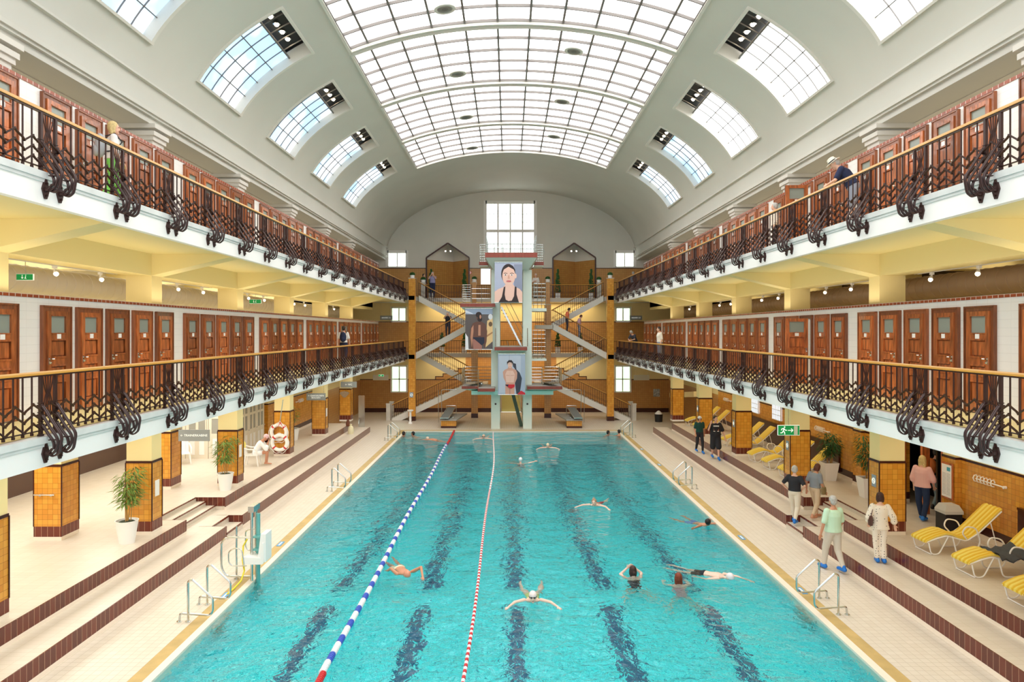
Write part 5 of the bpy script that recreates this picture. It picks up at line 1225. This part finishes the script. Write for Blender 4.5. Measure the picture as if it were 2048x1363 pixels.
def cap(mb, a, b, ra, rb, n=10):
    """tapered limb with rounded ends"""
    a, b = V(a), V(b); d = b - a; L = d.length
    if L < 1e-5: mb.ball(a, ra); return
    d /= L; pts, rs = [], []
    for k in range(4): t = k / 4 * PI / 2; pts.append(a - d * ra * math.cos(t)); rs.append(max(.0005, ra * math.sin(t)))
    pts.append(a); rs.append(ra); pts.append(b); rs.append(rb)
    for k in range(1, 5): t = k / 4 * PI / 2; pts.append(b + d * rb * math.sin(t)); rs.append(max(.0005, rb * math.cos(t)))
    mb.tube(pts, rs, n)
def loft(mb, secs, right, n=16):
    """secs = [(centre, half width, half depth)] ; closed body with elliptical sections"""
    right = V(right).normalized(); k = len(secs); vs = []
    for i, (c, w, dp) in enumerate(secs):
        c = V(c); t = (V(secs[min(i + 1, k - 1)][0]) - V(secs[max(i - 1, 0)][0])).normalized(); r = (right - t * right.dot(t)).normalized(); f = t.cross(r)
        for j in range(n): q = 2 * PI * j / n; vs.append(c + r * w * math.cos(q) + f * dp * math.sin(q))
    fs = [(i * n + j, i * n + (j + 1) % n, (i + 1) * n + (j + 1) % n, (i + 1) * n + j) for i in range(k - 1) for j in range(n)] + [tuple(range(n - 1, -1, -1)), tuple((k - 1) * n + j for j in range(n))]
    mb.add(vs, fs)
def fuse(o, vox, sm=4):
    r = o.modifiers.new('fuse', 'REMESH'); r.mode = 'VOXEL'; r.voxel_size = vox; r.use_smooth_shade = True
    if sm: q = o.modifiers.new('soft', 'SMOOTH'); q.iterations = sm; q.factor = .5
    return o
BASE = dict(pel=(0, 0, .95), wst=(0, 0, 1.10), chs=(0, .01, 1.30), nck=(0, 0, 1.47), hd=(0, .03, 1.63),
            hpL=(-.09, 0, .92), knL=(-.10, .02, .50), anL=(-.10, -.02, .09), hpR=(.09, 0, .92), knR=(.10, .02, .50), anR=(.10, -.02, .09),
            shL=(-.17, 0, 1.41), elL=(-.23, -.03, 1.13), wrL=(-.24, .06, .89), shR=(.17, 0, 1.41), elR=(.23, -.03, 1.13), wrR=(.24, .06, .89))
def person(label, loc, rz=0, h=1.7, pose=None, skin=None, hair=None, hairlen=0, top=None, sleeve=.5, bottom=None, leg=1.0, shoes=None, face=(0, 1, 0), fat=1.0, hat=None, goggles=False, vox=.016, long_top=0, swim=None, toeL=None, toeR=None, right=(1, 0, 0), up=None, group=None, bun=False, flare=0, extra=None):
    J = {k: V(v) for k, v in BASE.items()}
    for k, v in (pose or {}).items(): J[k] = V(v)
    s = h / 1.75; skin = skin or M_skin
    t = thing('person', label, 'person', loc, rz, group); t.scale = (s, s, s)
    rt = V(right).normalized(); m = MB(); f = fat
    sp = [J['pel'], J['wst'], J['chs'], J['nck']]
    secs = [(sp[0] + (sp[0] - sp[1]).normalized() * .07, .12 * f, .085 * f), (sp[0], .158 * f, .112 * f), (sp[1], .132 * f, .098 * f), (sp[1].lerp(sp[2], .5), .142 * f, .108 * f), (sp[2], .158 * f, .116 * f), (sp[2].lerp(sp[3], .55), .165 * f, .095), (sp[3].lerp(sp[2], .12), .10, .07), (sp[3] + (sp[3] - sp[2]) * .12, .052, .055), (sp[3].lerp(J['hd'], .6), .048, .05)]
    loft(m, secs, rt)
    for q in 'LR':
        cap(m, J['hp' + q], J['kn' + q], .083 * f, .056 * f ** .5); cap(m, J['kn' + q], J['an' + q], .054, .036)
        mid = J['kn' + q].lerp(J['an' + q], .3); cap(m, mid, J['kn' + q].lerp(J['an' + q], .42), .055, .05)
        cap(m, J['sh' + q], J['el' + q], .050 * f ** .5, .038); cap(m, J['el' + q], J['wr' + q], .038, .026)
        # foot
        an = J['an' + q]; to = V(toeL if q == 'L' else toeR) if (toeL if q == 'L' else toeR) else an + V((0, .17, -.055))
        cap(m, an + V((0, -.03, -.03)) if not up else an, to, .034, .024)
        # hand: palm, four fingers, thumb
        wr = J['wr' + q]; d = (wr - J['el' + q]).normalized(); sd = d.cross(V((0, 1, 0)) if abs(d.y) < .8 else V((0, 0, 1))).normalized(); nn = d.cross(sd)
        pc = wr + d * .05; loft(m, [(wr, .026, .022), (wr + d * .03, .036, .018), (wr + d * .085, .040, .015)], sd, 10)
        for k, L in enumerate((.062, .072, .068, .054)):
            b0 = wr + d * .085 + sd * (.030 - .02 * k); k1 = b0 + d * L * .5 + nn * .008; cap(m, b0, k1, .0095, .009, 6); cap(m, k1, k1 + (d * .8 + nn * .5).normalized() * L * .5, .009, .0075, 6)
        tb = wr + d * .03 + sd * .034; cap(m, tb, tb + (d + sd * .9).normalized() * .035, .012, .010, 6); cap(m, tb + (d + sd * .9).normalized() * .035, tb + (d * 1.6 + sd * .9).normalized() * .065, .010, .008, 6)
    # head
    fc = V(face).normalized(); hd = J['hd']; u = (hd - J['nck']).normalized() if up is None else V(up).normalized(); u = (u - fc * u.dot(fc)); u = u.normalized() if u.length > .2 else V((0, 0, 1)); r = fc.cross(u)
    R3 = Matrix((r, fc, u)).transposed()
    P = lambda x, y, z: hd + R3 @ V((x, y, z))
    m.ball(hd + R3 @ V((0, -.01, .03)), .078, .097, .095, 14, 10, R3); m.ball(P(0, .018, -.04), .058, .07, .075, 12, 8, R3)
    cap(m, P(0, .082, .01), P(0, .104, -.022), .010, .015, 8); m.ball(P(0, .07, -.095), .02)
    for q in (-1, 1): m.ball(P(q * .078, -.01, -.005), .012, .022, .032, 8, 6, R3)
    fuse(m.build('body', skin, t), vox if vox < .014 else .014, 3)
    for q in (-1, 1):
        m = MB(); m.ball(P(q * .031, .077, .015), .012, .008, .007, 8, 6, R3); m.build('eye', M_blk, t, smooth=True)
    m = MB(); m.ball(P(0, .086, -.055), .024, .008, .006, 8, 6, R3); m.build('mouth', mat('lip', srgb(180, 90, 84), .5), t, smooth=True)
    if hair:
        m = MB(); m.ball(P(0, -.024, .045), .088, .100, .098, 16, 10, R3)
        m.ball(P(0, -.05, .0), .082, .072, .09, 12, 8, R3)
        if hairlen:
            for q in (-1, 0, 1): cap(m, P(q * .05, -.055, .0), P(q * .06, -.05, -hairlen), .045, .028)
            for q in (-1, 1): cap(m, P(q * .075, -.005, .02), P(q * .075, .0, -hairlen * .8), .022, .018)
        if bun: m.ball(P(0, -.12, -.02), .04)
        o = m.build('hair', hair, t); fuse(o, .012, 2)
    if hat == 'sun':
        m = MB(); m.lathe([(.17, .045), (.10, .055), (.095, .10), (.085, .15), (.05, .165), (0.005, .16)], n=24); m.lathe([(.1, .04), (.175, .035), (.17, .045)], n=24); m.v = [tuple(P(*v)) for v in m.v]; m.build('sun_hat', mat('straw', srgb(240, 230, 212), .8), t, smooth=True)
        m = MB(); m.lathe([(.101, .055), (.103, .06), (.100, .082), (.096, .084)], n=24); m.v = [tuple(P(*v)) for v in m.v]; m.build('hat_band', M_blk, t, smooth=True)
    if hat == 'cap':
        m = MB(); m.ball(P(0, -.01, .05), .092, .108, .085, 14, 8, R3); m.prism([(-.07, .08), (.07, .08), (.05, .17), (-.05, .17)], .055, .068, 'z'); k = 14 * 7 + 2
        m.v = m.v[:k] + [tuple(P(*v)) for v in m.v[k:]]; m.build('cap', mat('cap_white', srgb(226, 228, 232), .7, noise=.4, nscale=30), t, smooth=True)
    if hat == 'swim' or (isinstance(hat, tuple)):
        m = MB(); m.ball(P(0, -.018, .042), .088, .106, .100, 16, 10, R3); m.build('swim_cap', mat('swimcap_' + str(hat), srgb(*hat) if isinstance(hat, tuple) else srgb(242, 232, 230), .35), t, smooth=True)
    if goggles:
        m = MB(); 
        for q in (-1, 1): m.ball(P(q * .033, .082, .018), .026, .016, .017, 10, 6, R3)
        m.tube([P(.088 * math.cos(a), .092 * math.sin(a) - .005, .02) for a in [2 * PI * i / 24 for i in range(24)]], .006, 5, closed=True); m.build('goggles', M_blk, t, smooth=True)
    e = .016
    if bottom:
        m = MB()
        loft(m, [(secs[0][0], secs[0][1] + e, secs[0][2] + e), (sp[0], secs[1][1] + e, secs[1][2] + e), (sp[0].lerp(sp[1], .55), secs[2][1] + e * 1.4, secs[2][2] + e * 1.4)], rt)
        for q in 'LR':
            if leg <= .5: cap(m, J['hp' + q], J['hp' + q].lerp(J['kn' + q], leg * 2), .083 * f + e, .066 * f + e * (1.2 + flare))
            else: cap(m, J['hp' + q], J['kn' + q], .083 * f + e, .058 * f + e); cap(m, J['kn' + q], J['kn' + q].lerp(J['an' + q], min(.97, leg * 2 - 1)), .058 * f + e, .042 + e * (.6 + flare))
        fuse(m.build('trousers' if leg > .5 else 'shorts', bottom, t), .014, 3)
    if top:
        m = MB(); e2 = e + .006; lo = sp[0].lerp(sp[1], .3) if not long_top else sp[0] + (sp[0] - sp[1]).normalized() * long_top
        loft(m, [(lo, (.158 * f + e2 + .01) * (1 + flare * .12), .112 * f + e2 + .012), (sp[0].lerp(sp[1], .6), .148 * f + e2, .106 * f + e2), (sp[1].lerp(sp[2], .4), .145 * f + e2, .108 * f + e2), (sp[2], .162 * f + e2, .118 * f + e2), (sp[2].lerp(sp[3], .55), .168 * f + e2, .098 + e2), (sp[3].lerp(sp[2], .10), .09, .066), (sp[3].lerp(sp[2], -.02), .062, .062)], rt)
        for q in 'LR':
            a, b_, w = J['sh' + q], J['el' + q], J['wr' + q]
            cap(m, a, a.lerp(b_, min(1, sleeve * 1.5)), .056 * f ** .5 + e, .046 * f ** .5 + e + flare * .02)
            if sleeve > .7: cap(m, b_, b_.lerp(w, min(.95, sleeve * 1.6 - 1)), .046 + e, .036 + e + flare * .03)
        fuse(m.build('shirt', top, t), .014, 3)
    if swim:
        m = MB(); kind, smat = swim
        if kind == 'suit': loft(m, [(secs[0][0], secs[0][1] + .006, secs[0][2] + .006)] + [(c_, w + .006, dp + .006) for c_, w, dp in secs[1:5]] + [(sp[2].lerp(sp[3], .3), .13, .10)], rt)
        else:
            loft(m, [(secs[0][0], secs[0][1] + .008, secs[0][2] + .008), (secs[1][0], secs[1][1] + .008, secs[1][2] + .008), (sp[0].lerp(sp[1], .4), .15, .11)], rt)
            for q in 'LR': cap(m, J['hp' + q], J['hp' + q].lerp(J['kn' + q], .45), .093, .082)
        fuse(m.build('swimsuit' if kind == 'suit' else 'swim_shorts', smat, t), .013, 2)
    if shoes:
        for q in 'LR':
            m = MB(); an = J['an' + q]; tt = toeL if q == 'L' else toeR; to = V(tt) if tt else an + V((0, .17, -.055))
            cap(m, an + V((0, -.035, -.03)), to + V((0, .01, .004)), .052, .044); cap(m, an + V((0, -.01, .0)), an + V((0, -.01, .03)), .048, .044); o = m.build('shoe_cover' if shoes is M_cover else 'shoe', shoes, t); fuse(o, .012, 2)
    if extra: extra(t, P, J)
    return t
WALK = dict(knL=(-.10, .14, .52), anL=(-.09, .20, .10), knR=(.10, -.03, .50), anR=(.09, -.24, .14), elL=(-.24, -.10, 1.14), wrL=(-.25, -.08, .90), elR=(.24, .0, 1.13), wrR=(.24, .14, .93))
def backpack(col, label='backpack', w=.15):
    def fn(t, P, J):
        m = MB(); c = J['chs'] + V((0, -.22, -.05)); m.ball(c, w, .10, .24, 14, 8); m.ball(c + V((0, -.07, -.1)), w * .7, .06, .12, 10, 6)
        m.build(label, col, t, smooth=True)
        m = MB()
        for q in (-1, 1): m.tube([J['chs'] + V((q * .12, -.15, .12)), J['chs'] + V((q * .12, .02, .20)), J['chs'] + V((q * .13, .14, .05)), J['chs'] + V((q * .15, .02, -.14)), J['chs'] + V((q * .13, -.15, -.18))], .014, 6)
        m.build('strap', M_blk, t, smooth=True)
    return fn
def bag(col, side=-1, z=-.28, y=-.05):
    def fn(t, P, J):
        m = MB(); c = J['chs'] + V((side * .24, y, z)); m.lathe([(.03, -.14), (.10, -.13), (.12, 0), (.09, .10), (.03, .12)], tuple(c), 14); m.v = [(c.x + (v[0] - c.x) * .5, v[1] * 1.0, v[2]) for v in m.v]; m.build('handbag', col, t, smooth=True)
        m = MB(); m.tube([c + V((0, -.07, .09)), J['shL' if side < 0 else 'shR'] + V((side * -.02, -.03, .075)), c + V((0, .07, .09))], .009, 5); m.build('bag_strap', col, t, smooth=True)
    return fn
N_ = .0105
# --- on the deck, right
person('person in a mint green shirt walking along the right deck, seen from behind', (7.80, 17.2, .05), PI * .5 - PI / 2 + .22, 1.84, dict(WALK, elL=(-.27, -.02, 1.13), wrL=(-.31, .03, .88)), M_skin2, H('grey', 190, 186, 180), 0, F('mint', 205, 236, 206), .55, F('stone', 216, 206, 190), .96, M_cover, fat=1.16, vox=N_, long_top=.02)
person('person in a white polka dot blouse with a brown handbag, on the right step', (8.66, 16.65, .44), -.25, 1.66, dict(elL=(-.27, -.04, 1.14), wrL=(-.25, .06, .98), elR=(.29, -.03, 1.16), wrR=(.33, .0, .96), knL=(-.09, .03, .5), anL=(-.06, .0, .09), knR=(.07, .0, .5), anR=(.08, -.06, .1)), M_skin, H('brown', 62, 34, 28), .09, M_dots, .95, M_dots, .92, M_cover, fat=1.05, vox=N_, long_top=.10, flare=1.1, extra=bag(mat('leather_brown', srgb(84, 46, 38), .4), -1, -.22, -.08))
person('person in a black T-shirt and cream trousers, hand on hip, at the stair recess', (8.30, 20.75, .25), -.72, 1.70, dict(WALK, elR=(.34, -.12, 1.20), wrR=(.18, .06, 1.02), elL=(-.34, -.1, 1.18), wrL=(-.2, .02, 1.0)), M_skin, H('grey', 170, 168, 162), .03, F('black', 38, 38, 44), .5, F('cream', 232, 220, 200), .93, M_cover, fat=1.1, vox=N_, toeL=(-.09, .36, .06))
person('person in a grey T-shirt and beige trousers looking down beside the one in black', (8.82, 20.55, .44), -1.05, 1.62, dict(WALK, nck=(0, .05, 1.46), hd=(0, .12, 1.60), wrR=(.24, .16, .90)), M_skin2, H('redbrown', 96, 50, 34), .10, F('grey', 140, 144, 150), .5, F('beige', 214, 186, 154), .95, M_skin2, face=(0, .9, -.45), fat=1.06, vox=N_, extra=bag(mat('bag_khaki', srgb(140, 120, 80), .6), 1, -.36, .08))
person('person in a dark green T-shirt and white cap walking towards the camera', (8.47, 31.7, .44), PI + .05, 1.66, dict(WALK), M_skin2, H('brown', 62, 34, 28), .08, F('green', 20, 66, 58), .5, F('black', 30, 30, 34), .93, M_cover, hat='cap', vox=N_)
def print_(t, P, J):
    m = MB(); c = J['chs']; m.box(-.10, .10, .148, .156, 1.18, 1.33); m.build('shirt_print', mat('print_orange', srgb(190, 110, 80), .7, noise=.8, nscale=18), t); m = MB(); m.box(-.11, .11, .148, .157, 1.345, 1.38); m.box(-.11, .11, .15, .157, 1.14, 1.16); m.build('print_lettering', M_white, t)
person('large person in a black T-shirt and black shorts raising one hand to the face', (8.72, 30.1, .44), PI - .1, 1.86, dict(WALK, elR=(.30, .16, 1.20), wrR=(.24, .26, 1.46), elL=(-.30, .0, 1.12), wrL=(-.36, .1, .88)), M_skin, H('dark', 58, 46, 40), 0, F('black', 30, 30, 34), .5, F('black', 30, 30, 34), .5, M_cover, fat=1.28, vox=N_, flare=.8, face=(-.35, 1, 0), extra=print_)
person('blond person in a pink blouse and dark blue jeans waiting near the right doorway', (11.05, 19.0, .82), -.95, 1.74, dict(elR=(.25, .05, 1.14), wrR=(.22, .18, .94), anL=(-.06, .1, .09), anR=(.08, -.12, .1)), M_skin, H('blond', 216, 190, 130), .2, F('pink', 242, 190, 184), .75, F('jeans', 32, 52, 88), .93, M_cover, fat=1.1, vox=N_, flare=1, long_top=.04)
person('person with an orange backpack going through the right doorway', (12.1, 20.1, .82), -1.2, 1.76, dict(WALK), M_skin, H('dark', 58, 46, 40), 0, F('black', 30, 30, 34), .6, F('light_jeans', 120, 140, 150), .95, M_blk, extra=backpack(mat('pack_orange', srgb(206, 110, 40), .7), w=.18))
# seated on the left
SIT = dict(pel=(0, 0, .50), wst=(0, .06, .65), chs=(0, .17, .82), nck=(0, .28, .97), hd=(0, .40, 1.10), hpL=(-.09, .02, .49), knL=(-.10, .44, .50), anL=(-.09, .42, .09), hpR=(.09, .02, .49), knR=(.10, .46, .52), anR=(.06, .40, .12),
           shL=(-.17, .24, .91), elL=(-.2, .36, .66), wrL=(-.08, .48, .60), shR=(.17, .24, .91), elR=(.18, .44, .66), wrR=(.08, .52, .98))
person('seated person in a white robe and pink swim cap, head resting on one hand', (-9.85, 26.75, .82), -PI / 2 + .15, 1.68, SIT, M_skin2, None, 0, F('robe', 250, 250, 250), .8, F('robe', 250, 250, 250), .22, None, face=(0, .7, -.6), hat=(240, 200, 204), vox=N_, flare=1)
t = thing('towel', 'yellow towel over the back of the seated person\'s white chair', 'towel', (-10.30, 26.7, 1.62))
m = MB(); m.lathe([(.04, -.18), (.09, -.12), (.10, .04), (.05, .12)], n=12); m.build('cloth', mat('towel_yellow', srgb(248, 232, 130), .9, bump=.4, nscale=15), t, smooth=True)
# --- galleries
LEAN = dict(pel=(0, -.1, .93), wst=(0, -.03, 1.07), chs=(0, .10, 1.24), nck=(0, .20, 1.38), hd=(0, .30, 1.50), shL=(-.17, .16, 1.33), shR=(.17, .16, 1.33), elL=(-.24, .28, 1.08), wrL=(-.08, .44, 1.02), elR=(.24, .28, 1.08), wrR=(.08, .44, 1.02), hpL=(-.09, -.1, .92), hpR=(.09, -.1, .92), knL=(-.1, -.06, .5), knR=(.1, -.06, .5), anL=(-.1, -.1, .09), anR=(.1, -.1, .09))
person('blond person in a white top and green trousers with a grey backpack, left top gallery', (-7.85, 13.55, 8.27), -.9, 1.72, dict(WALK, elL=(-.24, -.02, 1.13), wrL=(-.14, .16, .98)), M_skin, H('blond', 216, 190, 130), .12, F('offwhite', 240, 234, 228), .45, F('lime', 130, 214, 100), .95, M_blk, vox=N_, extra=backpack(mat('pack_grey', srgb(176, 180, 186), .7)))
person('person in a navy T-shirt and white straw hat leaning on the right top railing', (7.55, 15.9, 8.27), 1.15, 1.75, dict(LEAN), M_skin, H('grey', 190, 186, 180), 0, F('navy', 34, 42, 74), .5, F('grey_shorts', 150, 154, 168), .46, M_blk, face=(0, .75, -.55), hat='sun', fat=1.15, vox=N_)
person('grey haired person in a patterned top near the open door, right top gallery', (8.05, 21.6, 8.27), 1.2, 1.62, None, M_skin, H('grey', 190, 186, 180), .03, M_dots, .9, F('black', 30, 30, 34), .95, M_blk)
person('person in a white shirt with a dark backpack walking away, left middle gallery', (-7.95, 33.0, 4.40), .1, 1.78, dict(WALK), M_skin, H('dark', 58, 46, 40), 0, F('offwhite', 240, 234, 228), .5, F('navy', 34, 42, 74), .96, M_blk, extra=backpack(F('navy', 34, 42, 74)))
person('person in a white shirt looking over the right middle railing', (7.45, 35.3, 4.40), 1.7, 1.76, dict(hd=(0, .06, 1.63)), M_skin, H('dark', 58, 46, 40), 0, F('cream_shirt', 240, 230, 214), .6, F('grey_shorts', 150, 154, 168), .95, M_blk, fat=1.15)
person('person in dark clothes leaning far over the right middle railing', (7.55, 43.0, 4.40), 2.3, 1.7, dict(LEAN), M_skin, H('grey', 170, 168, 162), .06, F('charcoal', 58, 60, 72), .5, F('black', 30, 30, 34), .95, M_blk, face=(0, .5, -.7))
person('grey haired person with a backpack at the far end of the right top gallery', (8.3, 47.6, 8.27), .3, 1.72, None, M_skin, H('grey', 190, 186, 180), 0, F('bluegrey', 150, 176, 200), .5, F('navy', 34, 42, 74), .96, M_blk, extra=backpack(F('charcoal', 58, 60, 72)))
CAM = dict(elL=(-.24, .14, 1.28), wrL=(-.07, .2, 1.56), elR=(.24, .14, 1.28), wrR=(.07, .2, 1.56))
person('person in a blue-grey shirt taking a photo at the top of the left stairs', (-5.45, 48.55, 8.27), PI, 1.78, CAM, M_skin, H('grey', 190, 186, 180), 0, F('lilac', 150, 146, 186), .5, F('navy', 34, 42, 74), .96, M_blk, fat=1.15)
person('person in light grey behind the photographer at the top of the left stairs', (-6.15, 49.2, 8.27), -2.2, 1.7, None, M_skin, H('dark', 58, 46, 40), .04, F('grey', 140, 144, 150), .5, F('black', 30, 30, 34), .96, M_blk)
person('person in black taking a photo on the third left stair flight', (-4.25, 46.9, 5.55), PI, 1.68, CAM, M_skin, H('grey', 190, 186, 180), 0, F('black', 30, 30, 34), .5, F('charcoal', 58, 60, 72), .96, M_blk)
person('person in an orange top descending the third right stair flight', (3.75, 46.9, 5.84), -PI / 2, 1.68, dict(nck=(0, .06, 1.46), hd=(0, .14, 1.6)), M_skin2, H('dark', 58, 46, 40), .02, F('orange', 250, 130, 90), .5, F('charcoal', 58, 60, 72), .96, M_blk, face=(0, .8, -.5))
person('person in patterned grey trousers descending the third right stair flight', (4.55, 46.9, 5.40), -PI / 2, 1.66, dict(nck=(0, .06, 1.46), hd=(0, .14, 1.6)), M_skin, H('redbrown', 130, 70, 60), .02, F('rose', 214, 170, 186), .5, mat('cloth_pattern', srgb(150, 150, 160), .8, noise=.7, nscale=14), .96, M_blk, face=(0, .8, -.5))
person('white haired person in a white shirt beside the tower on the top level', (1.75, 49.4, 8.27), PI - .5, 1.72, dict(elR=(.2, .12, 1.15), wrR=(-.02, .2, 1.2)), M_skin, H('white', 226, 224, 220), 0, F('offwhite', 240, 234, 228), .6, F('stone', 216, 206, 190), .96, M_blk)
# --- swimmers; local frame: they swim along +y, water surface at z = 0
BREAST = dict(pel=(0, -.58, -.14), wst=(0, -.42, -.12), chs=(0, -.22, -.08), nck=(0, -.05, .03), hd=(0, .05, .13), hpL=(-.09, -.62, -.15), knL=(-.2, -1.0, -.22), anL=(-.26, -1.3, -.12), hpR=(.09, -.62, -.15), knR=(.2, -1.0, -.22), anR=(.26, -1.3, -.12),
              shL=(-.19, -.12, -.0), elL=(-.40, .03, .01), wrL=(-.54, .27, -.0), shR=(.19, -.12, -.0), elR=(.40, .03, .01), wrR=(.54, .27, -.0))
TREAD = dict(pel=(0, -.22, -.58), wst=(0, -.15, -.42), chs=(0, -.06, -.22), nck=(0, 0, -.03), hd=(0, .03, .12), hpL=(-.09, -.23, -.6), knL=(-.26, -.3, -.9), anL=(-.42, -.62, -1.0), hpR=(.09, -.23, -.6), knR=(.26, -.3, -.9), anR=(.42, -.62, -1.0),
             shL=(-.18, -.03, -.09), elL=(-.32, .14, -.2), wrL=(-.3, .38, -.22), shR=(.18, -.03, -.09), elR=(.32, .14, -.2), wrR=(.3, .38, -.22))
def swimmer(label, x, y, rz, pose, hair=None, **k):
    k.setdefault('toeL', tuple(V(pose['anL']) + V((0, -.16, -.02)))); k.setdefault('toeR', tuple(V(pose['anR']) + V((0, -.16, -.02))))
    k.setdefault('up', (0, 0, 1)); k.setdefault('group', 'swimmers in the pool')
    return person(label, (x, y, 0), rz, k.pop('h', 1.72), pose, k.pop('skin', M_skin3), hair, k.pop('hairlen', 0), **k)
SX = lambda px, D: (px - 1017) * D / 1400 - .18
swimmer('swimmer in a white cap and dark goggles with both arms spread wide', SX(1066, 15.2), 15.35, PI, BREAST, hat=(246, 226, 222), goggles=True, swim=('suit', F('pale_yellow', 236, 230, 150)), vox=N_)
swimmer('swimmer with brown hair tied back and black straps, raising both hands to the eyes', SX(1266, 17.0), 17.0, .15, dict(TREAD, elL=(-.27, .16, .0), wrL=(-.10, .17, .14), elR=(.27, .16, .0), wrR=(.10, .17, .14)), H('brown', 62, 34, 28), hairlen=.1, swim=('suit', F('black_suit', 30, 34, 44)), vox=N_, bun=True)
swimmer('swimmer with wet red hair seen from behind', SX(1357, 16.5), 16.5, .0, TREAD, H('red', 130, 56, 30), hairlen=.16, vox=N_, swim=('suit', F('rose_suit', 226, 160, 160)))
CRAWL = dict(BREAST, nck=(0, -.06, -.03), hd=(0, .08, .0), elL=(-.26, .2, -.02), wrL=(-.22, .5, -.06), knL=(-.1, -1.02, -.14), anL=(-.1, -1.44, -.1), knR=(.12, -1.02, -.18), anR=(.2, -1.42, -.12), pel=(0, -.58, -.06), wst=(0, -.42, -.05), chs=(0, -.22, -.04), hpL=(-.09, -.62, -.08), hpR=(.09, -.62, -.08), elR=(.36, -.36, -.04), wrR=(.34, -.6, -.08))
swimmer('swimmer in a white cap gliding face down towards the lower right', SX(1452, 16.9), 16.9, -2.25, CRAWL, hat=(240, 230, 230), face=(0, .5, -.8), swim=('shorts', F('black_suit', 30, 34, 44)), vox=N_)
swimmer('swimmer doing a crawl stroke beside the blue and white lane rope', SX(812, 17.1), 17.1, -2.7, dict(CRAWL, elL=(-.36, .1, .16), wrL=(-.3, .4, .03), elR=(.3, -.3, .1), wrR=(.36, -.55, -.05)), hat=(222, 150, 120), face=(0, .5, -.8), skin=M_skin2, swim=('shorts', F('beige_suit', 230, 220, 190)), vox=N_)
swimmer('swimmer in red shorts doing breaststroke towards the camera in mid pool', SX(1190, 23.6), 23.8, PI - .3, BREAST, H('sand', 170, 130, 100), swim=('shorts', F('red_shorts', 214, 50, 60)), vox=N_)
swimmer('dark haired swimmer floating on the back by the right pool edge', SX(1420, 21.2), 21.4, -2.6, dict(BREAST, hd=(0, .02, .14), nck=(0, -.06, .0), elR=(.42, -.02, .03), wrR=(.66, .06, .04)), H('black', 36, 28, 26), face=(-.5, .1, .6), skin=M_skin2, up=(0, .3, .8), swim=('shorts', F('blue_shorts', 60, 130, 210)), vox=N_)
swimmer('swimmer in a white cap seen from behind near the thin lane rope', SX(1041, 31.8), 31.6, .1, dict(TREAD, elR=(.45, .0, .0), wrR=(.66, .1, .03), elL=(-.42, .05, -.03), wrL=(-.6, .2, -.05)), hat=(236, 240, 244), swim=('suit', F('grey_suit', 120, 110, 120)))
swimmer('small swimmer in a pale cap facing the camera in the far pool', SX(1096, 35.4), 35.6, PI, BREAST, hat=(236, 214, 180), face=(0, 1, 0))
swimmer('swimmer in goggles between the two lane ropes at the far end', SX(967, 38.4), 38.6, PI, BREAST, hat=(226, 190, 160), goggles=True)
swimmer('swimmer with a cap floating to the left of the far red floats', SX(857, 38.4), 38.5, .9, CRAWL, hat=(236, 214, 190), skin=M_skin2, face=(0, .6, -.5))
swimmer('dark haired swimmer at the far left corner, farther from the wall', SX(827, 39.9), 39.8, 1.2, TREAD, H('black', 36, 28, 26), skin=M_skin2)
swimmer('dark haired swimmer leaning on the far left pool corner', SX(808, 40.0), 39.8, -1.0, TREAD, H('black', 36, 28, 26), skin=M_skin2, hairlen=.05)
swimmer('dark haired swimmer facing a companion at the far right corner', SX(1215, 40.4), 40.2, -1.2, TREAD, H('black', 36, 28, 26), skin=M_skin2)
swimmer('dark haired swimmer seen from behind at the far right corner', SX(1237, 40.2), 40.0, .3, dict(TREAD, pel=(0, -.22, -.5), wst=(0, -.15, -.34), chs=(0, -.06, -.14), nck=(0, 0, .05), hd=(0, .03, .2), shL=(-.18, -.03, -.01), shR=(.18, -.03, -.01)), H('black', 36, 28, 26), skin=M_skin2)
